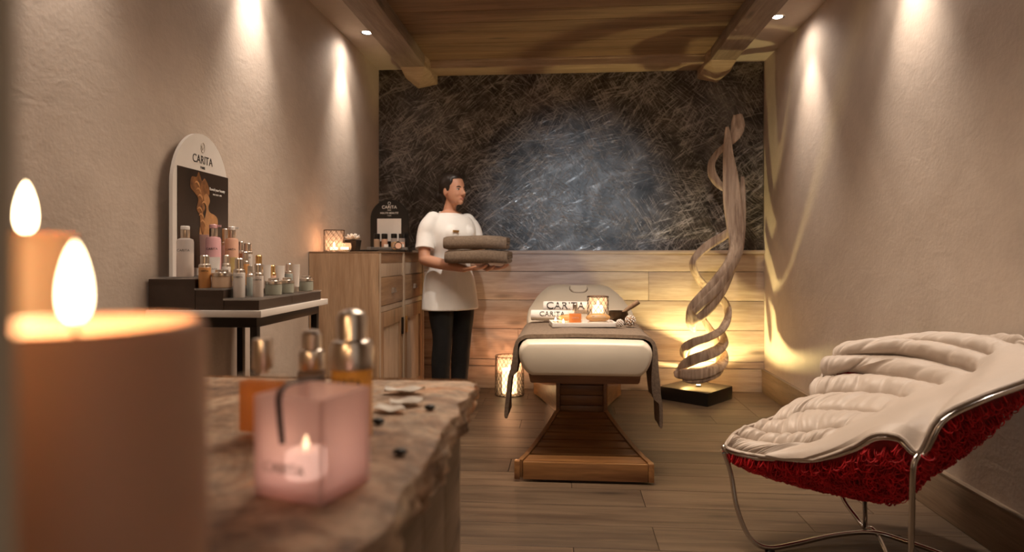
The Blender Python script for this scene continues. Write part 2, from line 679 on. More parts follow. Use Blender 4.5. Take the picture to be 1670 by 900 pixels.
M['petal'] = plain('white_petal', (0.82, 0.77, 0.70), 0.6, var=0.03)
M['brush'] = wood('brush_beech', (0.52, 0.27, 0.09), (0.68, 0.40, 0.17), 'x', 0.4, knots=False, tone=0.05)
M['pebble'] = plain('black_pebble', (0.015, 0.012, 0.010), 0.35)
M['poster'] = plain('poster_print_dark', (0.040, 0.024, 0.015), 0.35, var=0.35, vscale=4)
M['postertan'] = plain('poster_print_tan', (0.44, 0.22, 0.09), 0.4, var=0.35, vscale=14)
M['posterhair'] = plain('poster_print_auburn', (0.20, 0.085, 0.03), 0.4, var=0.6, vscale=30)
M['leaf'] = plain('green_leaf', (0.05, 0.10, 0.03), 0.5)

# ================================================================== THE ROOM
XL, XR, YB, YF, H = -1.468, 1.504, 5.15, 0.16, 2.50
CABX = -1.06

floor = struct(MB().box((XL, -1.6, -0.10), (XR, YB, -0.022)).build('floor', M['frame']))
PW = 0.2
plank_me = {}
for L in (0.6, 0.9, 1.2, 1.5, 1.8):
    me = MB().box((0, 0, -0.022), (L - 0.002, PW - 0.0025, 0), bevel=0.0012).mesh('floor_plank', None)
    me.materials.append(M['floor'])
    plank_me[L] = me
rowy = YB - PW
while rowy > -1.3:
    x = XL + random.choice((0.0, -0.3, -0.6))
    first = True
    while x < XR - 0.001:
        if x < XL:
            L0 = {-0.3: 1.2, -0.6: 0.9}[round(x - XL, 1)]
            x, L = XL, {1.2: 0.9, 0.9: 0.6}[L0]
        else:
            L = random.choice((1.2, 1.5, 1.8))
        rest = XR - x
        if L > rest:
            L = max([l for l in plank_me if l <= rest + 1e-6], default=0)
            if L == 0:
                me = MB().box((0, 0, -0.022), (rest, PW - 0.0025, 0)).mesh('floor_plank', None)
                me.materials.append(M['floor'])
                o = link('floor_plank', me, floor)
                o.location = (x, rowy, 0)
                break
        o = link('floor_plank', plank_me[L], floor)
        o.location = (x, rowy, 0)
        x += L
    rowy -= PW

T = 0.12
wall_left = struct(MB().box((XL - T, YF - 0.06, -0.1), (XL, YB + T, H + 0.2)).build('wall_left', M['wall']))
wall_right = struct(MB().box((XR, YF - 0.06, -0.1), (XR + T, YB + T, H + 0.2)).build('wall_right', M['wall']))
wall_back = struct(MB().box((XL - T, YB + 0.02, -0.1), (XR + T, YB + T, H + 0.2)).build('wall_back', M['frame']))
MB().box((XL, YB - 0.004, 1.05), (XR - 0.006, YB + 0.021, H)).build('stucco_panel', M['stucco'], wall_back)
# whitewashed boards below the stucco
rows = [(0.172, 0.225), (0.225, 0.462), (0.462, 0.686), (0.686, 0.908), (0.908, 1.045)]
for k, (z0, z1) in enumerate(rows):
    cuts = [XL, XR]
    if k in (1, 3):
        cuts = [XL, -0.86 + 0.5 * k, XR]
    if k == 0:
        cuts = [XL, XR]
    for a, b_ in zip(cuts, cuts[1:]):
        MB().box((a + 0.001, YB - 0.012, z0 + 0.0025), (b_ - 0.001, YB + 0.021, z1 - 0.0015), bevel=0.002).build('wall_board', M['wains'], wall_back)
MB().box((XL, YB - 0.028, 1.045), (XR, YB + 0.021, 1.072), bevel=0.003).build('ledge', M['wains'], wall_back)
struct(MB().box((XL, YB - 0.026, 0.001), (XR, YB + 0.02, 0.170), bevel=0.003).build('baseboard_back', M['wains']))
bb = struct(MB().box((XR - 0.024, YF + 0.08, 0.001), (XR, YB - 0.028, 0.165), bevel=0.003).build('baseboard_right', M['base']))
MB().box((XR - 0.027, YF + 0.08, 0.165), (XR, YB - 0.028, 0.177), bevel=0.002).build('cap_strip', M['base'], bb)
struct(MB().box((XL, YF + 0.08, 0.001), (XL + 0.02, YB - 0.028, 0.170), bevel=0.003).build('baseboard_left', M['base']))
# the doorway the photograph is taken through: its left jamb blurs along the frame's left edge
wf = struct(MB().box((XL - T, YF - 0.06, -0.1), (-0.2025, YF + 0.07, H + 0.2)).build('wall_front', M['jamb']))
MB().box((0.62, YF - 0.06, -0.1), (XR + T, YF + 0.07, H + 0.2)).build('door_pier', M['jamb'], wf)
MB().box((-0.2025, YF - 0.06, 2.12), (0.62, YF + 0.07, H + 0.2)).build('door_header', M['jamb'], wf)

ceiling = struct(MB().box((XL - T, YF - 0.06, H + 0.03), (XR + T, YB + T, H + 0.2)).build('ceiling', M['frame']))
BLx0, BLx1, BRx0, BRx1 = -1.21, -1.025, 1.035, 1.215
MB().box((XL, YF, H), (BLx0 + 0.02, YB, H + 0.03)).build('plaster_strip', M['ceil'], ceiling)
MB().box((BRx1 - 0.02, YF, H), (XR, YB, H + 0.03)).build('plaster_strip', M['ceil'], ceiling)
cp = MB().box((BLx1, 0, H + 0.002), (BRx0, 0.194, H + 0.03), bevel=0.003).mesh('ceiling_plank', None)
cp.materials.append(M['ceilwood'])
y = YB - 0.2
while y > YF:
    o = link('ceiling_plank', cp, ceiling)
    o.location = (0, y, 0)
    y -= 0.2
ZB = 2.42
for n_, (x0, x1, s) in enumerate(((BLx0, BLx1, 1), (BRx0, BRx1, -1))):
    tb = struct(MB().box((x0, YF + 0.07, ZB), (x1, 4.80, H + 0.03), bevel=0.005).build('trim_%d' % (n_ + 1), M['beam']))
    xi, xo = (x1, x0) if s == 1 else (x0, x1)       # inner and outer side of the beam
    pts = [(xo, 4.80, H + 0.02), (xi, 4.80, H + 0.02), (xo, 4.80, ZB), (xi, 4.80, ZB), (xo, YB - 0.005, H + 0.02), (xi + 0.03 * s, YB - 0.005, H + 0.02),
           (xo + 0.01 * s, 4.93, ZB - 0.045), (xo + 0.06 * s, YB - 0.01, ZB - 0.075), (xi - 0.075 * s, 4.97, ZB - 0.078), (xi + 0.03 * s, YB - 0.01, ZB - 0.045),
           (xo, YB - 0.005, ZB), (xi + 0.02 * s, 4.90, ZB - 0.008)]
    MB().hull(pts, bevel=0.003).build('corbel', M['beamx'], tb, 25)
cb = struct(MB().box((BLx1 - 0.01, 4.93, 2.442), (BRx0 + 0.01, YB - 0.005, H + 0.02), bevel=0.004).build('trim_3', M['beamx']))
MB().box((BLx1 - 0.01, 4.915, 2.488), (BRx0 + 0.01, 4.93, H + 0.02), bevel=0.002).build('moulding', M['beamx'], cb)

# ---- recessed downlights beside the beams
DL = [(-1.298, 4.27, 'small recessed ceiling spotlight above the cabinet, beside the left beam'),
      (1.305, 4.19, 'small recessed ceiling spotlight above the right wall, beside the right beam'),
      (-1.335, 3.0, 'recessed ceiling spotlight above the display table, beyond the top of the frame'),
      (1.335, 2.97, 'recessed ceiling spotlight above the red lounge chair, beyond the top of the frame'),
      (-1.335, 1.75, 'recessed ceiling spotlight above the stone table, beyond the top of the frame'),
      (1.335, 1.72, 'recessed ceiling spotlight by the doorway on the right, beyond the top of the frame')]
for x, y, lab in DL:
    t = thing('downlight', lab, 'ceiling light', (x, y, H), group='recessed ceiling spotlights')
    MB().lathe([(0.030, -0.002), (0.042, -0.006), (0.046, 0.0), (0.03, 0.0), (0.028, -0.001)], cap=False).build('ring', M['silver'], t)
    MB().lathe([(0.001, -0.0035), (0.022, -0.005), (0.029, -0.002), (0.029, 0.0)], n=20).build('lens', M['lens'], t)
    sx = -1 if x < 0 else 1
    lamp('downlight_beam', 'SPOT', (0, 0, -0.012), SPOT_W * 1.35, SPOT_COL, 0.045, parent=t, target=(sx * 0.36, 0, -1.6), size=64, blend=1.0)
    lamp('downlight_spill', 'SPOT', (0, 0, -0.012), SPOT_W * 0.38, SPOT_COL, 0.045, parent=t, target=(sx * 0.5, 0, -1.6), size=140, blend=1.0)

for x, y, tx, ty, tz, wt, lab in ((-0.45, 3.44, -0.74, 4.55, 1.1, 70, 'added ceiling spotlight brightening the person, beyond the top of the frame'), (0.56, 2.30, 0.10, 3.30, 0.5, 60, 'added ceiling spotlight brightening the bed, beyond the top of the frame'), (0.55, 3.45, 0.98, 4.86, 1.2, 55, 'added ceiling spotlight brightening the driftwood sculpture, beyond the top of the frame')):  # extra unseen spots, added to brighten the person, bed and sculpture
    t = thing('downlight', lab, 'ceiling light', (x, y, H + 0.002), group='recessed ceiling spotlights')
    MB().lathe([(0.030, -0.002), (0.042, -0.006), (0.046, 0.0), (0.03, 0.0), (0.028, -0.001)], cap=False).build('ring', M['silver'], t)
    MB().lathe([(0.001, -0.0035), (0.022, -0.005), (0.029, -0.002), (0.029, 0.0)], n=20).build('lens', M['lens'], t)
    lamp('downlight_beam', 'SPOT', (0, 0, -0.012), wt, (1.0, 0.88, 0.76), 0.03, parent=t, target=(tx - x, ty - y, tz - H), size=34, blend=1.0)

t = thing('added_fill_lamp', 'added flat square fill lamp between the beams, beyond the top of the frame', 'ceiling light', (-0.1, 2.75, H))  # invented housing around the added fill light
for lo, hi in (((-0.57, -0.57, -0.045), (0.57, -0.552, 0.0)), ((-0.57, 0.552, -0.045), (0.57, 0.57, 0.0)), ((-0.57, -0.552, -0.045), (-0.552, 0.552, 0.0)), ((0.552, -0.552, -0.045), (0.57, 0.552, 0.0))):
    MB().box(lo, hi, bevel=0.002).build('frame_bar', M['silver'], t)
MB().box((-0.552, -0.552, -0.034), (0.552, 0.552, -0.026)).build('diffuser', M['whitelam'], t)
t = thing('corridor_spotlight', 'small cool spotlight on a stand in the corridor behind the doorway', 'spotlight', (0.18, -0.96, 0))
MB().lathe([(0.14, 0), (0.15, 0.006), (0.14, 0.02), (0.02, 0.026)]).build('foot', M['frame'], t)
MB().tube([(0, 0, 0.02), (0, 0, 1.66)], 0.011, 10).build('pole', M['frame'], t)
MB().tube([(0, -0.08, 1.745), (0, 0.0, 1.742), (0, 0.045, 1.74)], [0.07, 0.105, 0.11], 20).build('lamp_head', M['frame'], t)

# ================================================================== STONE TABLE AND WHAT STANDS ON IT
ZT = 0.75
tbl = thing('stone_table', 'rough-edged travertine slab table on a wooden pedestal in the left foreground', 'table', (-0.65, 0.9, 0))
bm = bmesh.new()
bmesh.ops.create_cube(bm, size=1)
bmesh.ops.subdivide_edges(bm, edges=bm.edges[:], cuts=40, use_grid_fill=True)
x0, x1, y0, y1, z0, z1 = -1.30, -0.197, 0.245, 1.50, ZT - 0.085, ZT
for v in bm.verts:
    u = v.co + Vector((0.5, 0.5, 0.5))
    p = Vector((lerp(x0, x1, u.x), lerp(y0, y1, u.y), lerp(z0, z1, u.z)))
    q = p * 14
    n1 = noise.fractal(Vector((q.x, q.y, q.z * 2)), 1.0, 2.0, 4)
    # split-stone edge on the far and right sides; almost flat top
    ex = max(0, (u.x - 0.985) / 0.015)
    ey = max(0, (u.y - 0.985) / 0.015)
    if v.co.x > 0.499:
        p.x += n1 * 0.020 - 0.012 * (1 - u.z) ** 2 + 0.004
    if v.co.y > 0.499:
        p.y += n1 * 0.012
    if v.co.z > 0.499:
        edge = min(x1 - p.x, y1 - p.y)
        p.z += min(0, -0.006 * max(0, 1 - edge / 0.018)) + (noise.noise(Vector((p.x * 25, p.y * 25, 0))) * 0.0008 - 0.0008)
    if v.co.z < -0.499:
        p.z += n1 * 0.004
    # broken corner
    cdist = (x1 - p.x) + (y1 - p.y)
    if cdist < 0.03:
        p.x -= (0.03 - cdist) * 0.5
        p.y -= (0.03 - cdist) * 0.5
    v.co = p
MB().bm(bm).build('stone_top', M['stone'], tbl, 50, world=True)
for k in range(6):
    a = 0.30 + k * 0.19
    MB().box((-0.252, a, 0.0), (-0.228, a + 0.187, 0.668), bevel=0.003).build('pedestal_board', M['base'], tbl, world=True)
MB().box((-1.2, 1.40, 0.0), (-0.229, 1.422, 0.668), bevel=0.003).build('pedestal_end', M['base'], tbl, world=True)
MB().box((-1.2, 0.30, 0.0), (-1.18, 1.40, 0.668), bevel=0.003).build('pedestal_side', M['base'], tbl, world=True)


def flame(parent, z, h, r, lean=0.0):
    prof = [(0.30, 0), (0.74, 0.07), (0.96, 0.20), (1.0, 0.34), (0.92, 0.52), (0.70, 0.71), (0.40, 0.88), (0.02, 1.0)]
    vs = smoothpath([(p[0] * r if p[0] > 0.001 else 0.0005, p[1] * h, 0) for p in prof], 3)
    return MB().lathe([(max(v.x, 0.0003), v.y) for v in vs], (0, 0, z), 16, Matrix.Shear('XY', 4, (lean, 0)) if lean else None).build('flame', M['flame'], parent, 180)


def pillar(name, label, loc, r, h, mat, fh, fr, watt):
    t = thing(name, label, 'candle', loc)
    prof = [(r * 0.97, 0), (r, 0.006), (r, h - 0.010), (r * 0.985, h - 0.003), (r * 0.95, h), (r * 0.86, h - 0.001), (r * 0.70, h - 0.006), (r * 0.35, h - 0.010), (0.001, h - 0.011)]
    MB().lathe(prof, n=48).build('wax', mat, t, 60)
    MB().tube([(0, 0, h - 0.014), (0.0005, 0, h), (0.002, 0, h + 0.006)], 0.0014, 6).build('wick', M['ink'], t)
    flame(t, h + 0.001, fh, fr)
    lamp('flame_light', 'POINT', (0, 0, h + fh * 0.55), watt, (1.0, 0.58, 0.27), fr * 0.8, parent=t)
    return t


c1 = U(122, 500, 0.41)
pillar('pillar_candle', 'wide blush-pink pillar candle burning in the left foreground', (c1.x, c1.y, ZT), 0.075, 0.985 - ZT + 0.004, M['wax'], 0.048, 0.0085, 1.0)
c2 = U(42, 380, 0.60)
pillar('pillar_candle', 'taller ivory pillar candle burning behind the wide pink candle', (c2.x, c2.y, ZT), 0.041, 1.050 - ZT, M['waxpale'], 0.046, 0.0085, 0.9)

# pink frosted cube with a lit tealight
cu = U(512, 790, 0.80)
t = thing('candle_cube', 'pink frosted glass cube candle holder with a tealight glowing inside', 'candle holder', (cu.x, cu.y, ZT), R(-18))
a, hh, th = 0.048, 0.118, 0.006
for lo, hi in (((-a, -a, 0), (a, -a + th, hh)), ((-a, a - th, 0), (a, a, hh)), ((-a, -a + th, 0), (-a + th, a - th, hh)), ((a - th, -a + th, 0), (a, a - th, hh))):
    MB().box(lo, hi, bevel=0.0015).build('glass_side', M['pinkglass'], t)
MB().box((-a + th, -a + th, 0), (a - th, a - th, 0.012)).build('glass_bottom', M['pinkglass'], t)
MB().lathe([(0.022, 0), (0.024, 0.002), (0.024, 0.030), (0.021, 0.032)], (-0.012, 0, 0.013), 20).build('tealight', M['tealight'], t)
MB().lathe([(0.001, 0), (0.004, 0.005), (0.0035, 0.010), (0.0005, 0.017)], (-0.012, 0, 0.046), 10).build('flame', M['flame'], t)
lamp('tealight_glow', 'POINT', (-0.012, 0, 0.065), 0.02, (1.0, 0.70, 0.55), 0.01, parent=t)
MB().tube(smoothpath([(-0.03, 0.05, hh + 0.004), (-0.018, -0.02, hh + 0.010), (-0.008, -a - 0.002, hh + 0.004), (-0.006, -a - 0.004, hh - 0.02), (-0.002, -a - 0.004, hh - 0.052)], 6), 0.0035, 6, flat=0.6).build('vanilla_pod', M['ink'], t)
text('CARITA', 0.017, M['inkg'], t, (-0.004, -a - 0.0006, 0.036), (1, 0, 0), (0, 0, 1))


def oil_bottle(label, loc, rz, w, d, h, mat, cap_r, cap_h, caption=True):
    t = thing('oil_bottle', label, 'bottle', loc, rz, 'oil bottles on the stone table')
    MB().box((-w / 2, -d / 2, 0), (w / 2, d / 2, h), bevel=0.006).build('glass_body', M['glass'], t)
    MB().box((-w / 2 + 0.005, -d / 2 + 0.005, 0.006), (w / 2 - 0.005, d / 2 - 0.005, h - 0.012), bevel=0.005).build('oil_fill', mat, t)
    MB().lathe([(cap_r * 0.7, 0), (cap_r * 0.7, 0.008)], (0, 0, h)).build('neck', M['silver'], t)
    MB().lathe([(cap_r * 0.95, 0), (cap_r, 0.002), (cap_r, cap_h - 0.004), (cap_r * 0.9, cap_h)], (0, 0, h + 0.007)).build('cap', M['silver'], t)
    return t


p = U(428, 705, 1.03)
oil_bottle('square amber glass oil bottle with silver cap, leftmost on the stone table', (p.x, p.y, ZT), R(-12), 0.080, 0.034, 0.098, M['amberglass'], 0.0155, 0.046)
p = U(508, 690, 1.10)
t = thing('serum_bottle', 'smoke-brown bottle with stepped silver cap behind the pink candle cube', 'bottle', (p.x, p.y, ZT))
MB().lathe([(0.021, 0), (0.023, 0.003), (0.023, 0.085), (0.019, 0.092)]).build('glass_body', M['smoke'], t)
MB().lathe([(0.0205, 0.092), (0.0215, 0.094), (0.0215, 0.118), (0.019, 0.124), (0.0165, 0.126), (0.0165, 0.150), (0.013, 0.156), (0.004, 0.158)]).build('cap', M['silver'], t)
p = U(574, 700, 1.03)
t = thing('serum_bottle', 'tall golden oil bottle with broad domed silver cap on the stone table', 'bottle', (p.x, p.y, ZT))
MB().lathe([(0.029, 0), (0.031, 0.003), (0.031, 0.108), (0.028, 0.112)]).build('glass_body', M['yellowglass'], t)
MB().lathe([(0.033, 0.106), (0.034, 0.109), (0.034, 0.138), (0.030, 0.148), (0.024, 0.151), (0.0235, 0.153), (0.0235, 0.184), (0.020, 0.192), (0.010, 0.197), (0.002, 0.198)]).build('cap', M['silver'], t)
text('CARITA', 0.014, M['ink'], t, (0, -0.0316, 0.088), (1, 0, 0), (0, 0, 1))


def petal(label, loc, rz, L, W, curl):
    nu, nv = 14, 8
    top, f = [], []
    for i in range(nu + 1):
        u = i / nu
        for j in range(nv + 1):
            v = j / nv * 2 - 1
            wd = W * math.sin(math.pi * (u * 0.92 + 0.06)) ** 0.7
            top.append((L * (u - 0.5), wd * v, 0.004 + curl * (abs(u - 0.45) ** 2 * 1.6 + 0.5 * v * v) + 0.002 * math.sin(u * 9 + v * 2)))
    n = len(top)
    vs = top + [(x, y, z - 0.0018) for x, y, z in top]
    for i in range(nu):
        for j in range(nv):
            q = i * (nv + 1) + j
            f.append((q, q + nv + 1, q + nv + 2, q + 1))
            f.append((n + q, n + q + 1, n + q + nv + 2, n + q + nv + 1))
    rim = [j for j in range(nv + 1)] + [(i + 1) * (nv + 1) + nv for i in range(nu)] + [nu * (nv + 1) + j for j in range(nv - 1, -1, -1)] + [i * (nv + 1) for i in range(nu - 1, 0, -1)]
    for k in range(len(rim)):
        a_, b_ = rim[k], rim[(k + 1) % len(rim)]
        f.append((a_, b_, n + b_, n + a_))
    zm = min(v[2] for v in vs)
    o = MB().add([(x, y, z - zm + 0.0005) for x, y, z in vs], f).build('petal', M['petal'], None, 60)
    o.location = loc
    o.rotation_euler = (0, 0, rz)
    tag(o, label, 'petal', 'white petals on the stone table')


p = U(660, 642, 1.35)
petal('curled white flower petal lying nearest the stone table far edge', (p.x, p.y, ZT), R(8), 0.082, 0.020, 0.009)
p = U(665, 664, 1.24)
petal('broad cupped white petal beside the golden bottle, right one of its pair', (p.x, p.y, ZT), R(30), 0.066, 0.022, 0.010)
p = U(636, 672, 1.19)
petal('flat white petal tucked against the golden oil bottle', (p.x, p.y, ZT), R(-25), 0.066, 0.020, 0.006)
for (px, py, lab) in ((617, 691, 'small black pebble beside the golden bottle on the stone table'), (652, 742, 'small black pebble alone nearest the slab front on the stone table'), (701, 668, 'small black pebble right of the white petals on the stone table')):
    d = (CAM.z - ZT) * FPX / (py - HORIZON)
    p = U(px, py, d)
    o = MB().ball((0, 0, 0.005), 0.009, 12, squash=(1.2, 0.9, 0.55)).build('pebble', M['pebble'], None, 180)
    o.location = (p.x, p.y, ZT)
    tag(o, lab, 'pebble', 'black pebbles on the stone table')

# ================================================================== DISPLAY TABLE, LEFT WALL
TY0, TY1, TX0, TX1, TZ = 2.21, 2.86, XL + 0.004, -1.045, 0.84
t = thing('display_table', 'narrow white-topped display table with dark metal legs against the left wall', 'table', (-1.25, 2.53, 0))
MB().box((TX0, TY0, TZ - 0.024), (TX1, TY1, TZ), bevel=0.002).build('table_top', M['whitelam'], t, world=True)
MB().box((TX0 + 0.03, TY0 + 0.03, TZ - 0.062), (TX1 - 0.03, TY1 - 0.03, TZ - 0.024), bevel=0.002).build('apron', M['frame'], t, world=True)
for x in (TX0 + 0.03, TX1 - 0.055):
    for y in (TY0 + 0.03, TY1 - 0.06):
        MB().box((x, y, 0), (x + 0.026, y + 0.026, TZ - 0.06), bevel=0.002).build('leg', M['frame'], t, world=True)
SY0, SY1 = TY0 + 0.012, TY1 - 0.055
steps = [(TX0 + 0.004, -1.290, 0.114, 'tallest'), (-1.288, -1.186, 0.076, 'middle'), (-1.184, -1.058, 0.041, 'lowest')]
for xa, xb, hz, nm in steps:
    s = thing('display_riser', nm + ' brown riser box with clear top of the stepped cosmetics display', 'display stand', ((xa + xb) / 2, (SY0 + SY1) / 2, TZ), group='stepped risers on the display table')
    for ya, yb in ((SY0, 2.50), (2.502, SY1)):
        MB().box((xa, ya, TZ), (xb, yb, TZ + hz - 0.006)).build('box', M['darkbrown'], s, world=True)
    MB().box((xa, SY0 - 0.008, TZ + hz - 0.006), (xb + 0.0015, SY1 + 0.008, TZ + hz), bevel=0.001).build('clear_top', M['acrylic'], s, world=True)
ZS = [TZ + q[2] for q in steps]

# arched poster stand on the tallest riser
py0 = 2.29
pang = R(90 + 3)
t = thing('poster_stand', 'white arched advertising stand with a dark portrait poster on the display', 'poster', (-1.428, py0, ZS[0]), pang)


def arch(w, h, n=24):
    r = w / 2
    pts = [(0, 0), (w, 0), (w, h - r)]
    for k in range(1, n):
        a_ = math.pi * k / n
        pts.append((r + r * math.cos(a_), h - r + r * math.sin(a_)))
    pts.append((0, h - r))
    return pts


PWD, PHT = 0.44, 0.555
# local x runs along the wall, the panel faces -y (the room)
FLIP = Matrix(((1, 0, 0, 0), (0, 0, 1, 0), (0, 1, 0, 0), (0, 0, 0, 1)))
MB().prism(arch(PWD, PHT), -0.014, -0.001, FLIP).build('panel', M['whitelam'], t)
MB().box((0.030, -0.0155, 0.03), (PWD - 0.002, -0.0141, 0.408)).build('poster_print', M['poster'], t)


def printed(pts, mat, lift, name):
    return MB().prism([(0.03 + a_ * 0.408, 0.03 + b_ * 0.378) for a_, b_ in pts], -0.0160 - lift, -0.0156 - lift + 0.0002, FLIP).build(name, mat, t)


def sm2(pts, n=5):
    return [(v.x, v.y) for v in smoothpath([(a_, b_, 0) for a_, b_ in pts], n, closed=True)]


printed(sm2([(0.46, 0.02), (0.40, 0.22), (0.41, 0.44), (0.50, 0.52), (0.53, 0.62), (0.48, 0.72), (0.52, 0.78), (0.58, 0.75), (0.60, 0.70), (0.57, 0.64), (0.60, 0.585), (0.70, 0.56), (0.765, 0.51), (0.76, 0.36), (0.72, 0.20), (0.70, 0.02)]), M['postertan'], 0.0, 'printed_figure')
printed(sm2([(0.22, 0.82), (0.25, 0.92), (0.34, 0.93), (0.38, 0.985), (0.44, 0.90), (0.50, 0.93), (0.58, 0.84), (0.585, 0.765), (0.52, 0.775), (0.47, 0.72), (0.50, 0.62), (0.46, 0.56), (0.50, 0.46), (0.46, 0.34), (0.41, 0.42), (0.40, 0.54), (0.34, 0.60), (0.37, 0.70), (0.31, 0.76)]), M['posterhair'], 0.0006, 'printed_hair')
for k in range(7):
    a0, b0 = 0.30 + 0.03 * (k % 4), 0.86 - 0.065 * k
    a0 += 0.05 * (k > 2)
    printed(sm2([(a0, b0), (a0 + 0.035, b0 + 0.03), (a0 + 0.085, b0 + 0.01), (a0 + 0.10, b0 - 0.05), (a0 + 0.085, b0 - 0.02), (a0 + 0.04, b0 + 0.012)]), M['postertan'], 0.0009 + 0.0001 * k, 'printed_lock')
FX, UPZ = (1, 0, 0), (0, 0, 1)
text('Reveal your beauty', 0.017, M['inkw'], t, (0.338, -0.0165, 0.345), FX, UPZ)
text('FACE  BODY  HAIR', 0.009, M['inkw'], t, (0.338, -0.0165, 0.325), FX, UPZ)
text('CARITA', 0.046, M['ink'], t, (0.220, -0.0148, 0.452), FX, UPZ)
text('PARIS', 0.015, M['ink'], t, (0.220, -0.0148, 0.422), FX, UPZ)
MB().tube([(0.220 + 0.015 * math.cos(k / 16 * 6.283), -0.0148, 0.502 + 0.020 * math.sin(k / 16 * 6.283)) for k in range(16)], 0.0014, 5, closed=True).build('emblem', M['inkg'], t)
MB().tube(smoothpath([(0.208, -0.0148, 0.508), (0.215, -0.0148, 0.500), (0.220, -0.0148, 0.492), (0.226, -0.0148, 0.502), (0.232, -0.0148, 0.508)], 3), 0.0012, 5).build('emblem_line', M['inkg'], t)

# ---- the cosmetics
for nm, col in (('pink', (0.72, 0.40, 0.42)), ('peach', (0.70, 0.42, 0.30)), ('milk', (0.76, 0.68, 0.62)), ('amber', (0.58, 0.28, 0.10)), ('pale', (0.66, 0.60, 0.55)),
                ('green', (0.33, 0.34, 0.28)), ('tan', (0.56, 0.40, 0.28)), ('yellow', (0.68, 0.52, 0.22)), ('teal', (0.34, 0.38, 0.36)), ('rosy', (0.62, 0.40, 0.36)), ('tawny', (0.42, 0.18, 0.08)), ('white', (0.80, 0.76, 0.72))):
    M['p_' + nm] = plain('product_' + nm, col, 0.25, var=0.03, Coat_Weight=0.4)
M['frost'] = glassy('frosted_clear_glass', (0.86, 0.80, 0.76), 0.45, 0.3)


def product(kind, label, x, y, z, wpx, hpx, col, cap='silver'):
    k = math.hypot(x, y) * 0.97 / FPX
    r, h = wpx * k / 2, hpx * k
    t = thing('cosmetic_' + {'jar': 'jar', 'tube': 'tube'}.get(kind, 'bottle'), label, {'jar': 'jar', 'tube': 'tube'}.get(kind, 'bottle'), (x, y, z), R(18), 'cosmetics on the stepped display')
    body, capm = M['p_' + col], M[cap]
    fx, fz = (math.cos(0), 0, 0), (0, 0, 1)
    if kind in ('lotion', 'pump'):
        hb = h * 0.76
        if kind == 'lotion':
            MB().lathe([(r * 0.92, 0), (r * 0.96, 0.003), (r * 0.96, hb * 0.62)]).build('lotion_fill', body, t)
            MB().lathe([(r * 0.93, 0), (r, 0.003), (r, hb * 0.9), (r * 0.9, hb * 0.97), (r * 0.55, hb)]).build('glass_body', M['frost'], t)
        else:
            MB().lathe([(r * 0.93, 0), (r, 0.003), (r, hb * 0.92), (r * 0.88, hb * 0.98), (r * 0.5, hb)]).build('body', body, t)
        MB().lathe([(r * 0.52, hb), (r * 0.55, hb + 0.002), (r * 0.55, h * 0.92), (r * 0.5, h * 0.925)], n=16).build('collar', capm, t)
        pm = MB().lathe([(r * 0.5, h * 0.925), (r * 0.55, h * 0.93), (r * 0.55, h * 0.99), (r * 0.45, h)], n=16)
        if kind == 'pump':
            pm.box((0, -r * 0.2, h * 0.95), (r * 1.0, r * 0.2, h * 0.99))
        pm.build('pump_head', M['p_pink'] if col == 'pink' else M['p_white'], t)
    elif kind == 'serum':
        hb = h * 0.66
        MB().lathe([(r * 0.93, 0), (r, 0.003), (r, hb * 0.94), (r * 0.85, hb), (r * 0.8, hb + 0.001)]).build('body', body, t)
        MB().lathe([(r * 0.97, hb - 0.004), (r * 0.97, hb + 0.005), (r * 0.8, hb + 0.008), (r * 0.72, hb + 0.009), (r * 0.72, h - 0.003), (r * 0.6, h)], n=20).build('cap', capm, t)
    elif kind == 'jar':
        hb = h * 0.64
        MB().lathe([(r * 0.9, 0), (r * 0.97, 0.003), (r, hb * 0.5), (r * 0.97, hb)]).build('body', body, t)
        MB().lathe([(r * 1.0, hb), (r * 1.02, hb + 0.002), (r * 0.98, h * 0.82), (r * 0.66, h * 0.86), (r * 0.62, h * 0.9), (r * 0.62, h * 0.98), (r * 0.5, h)]).build('lid', capm, t)
    elif kind == 'tube':
        n = 16
        vs, fs = [], []
        for i in range(7):
            u = i / 6
            for q in range(n):
                a_ = 2 * math.pi * q / n
                vs.append((r * (0.85 + 0.2 * u) * math.cos(a_), r * lerp(0.8, 0.10, u) * math.sin(a_), lerp(h * 0.18, h, u)))
        for i in range(6):
            for q in range(n):
                q2 = (q + 1) % n
                fs.append((i * n + q, i * n + q2, (i + 1) * n + q2, (i + 1) * n + q))
        fs += [tuple(reversed(range(n))), tuple(6 * n + q for q in range(n))]
        MB().add(vs, fs).build('body', body, t)
        MB().lathe([(r * 0.72, 0), (r * 0.75, 0.002), (r * 0.75, h * 0.16), (r * 0.7, h * 0.18)], n=16).build('cap', capm, t)
    if wpx >= 14 and kind != 'jar':
        text('CARITA', r * 0.42, M['ink'], t, (0.0, -r * 1.01, h * (0.52 if kind != 'tube' else 0.6)), (1, 0, 0), (0, 0, 1), wrap=None, depth=0.0003)
    return t


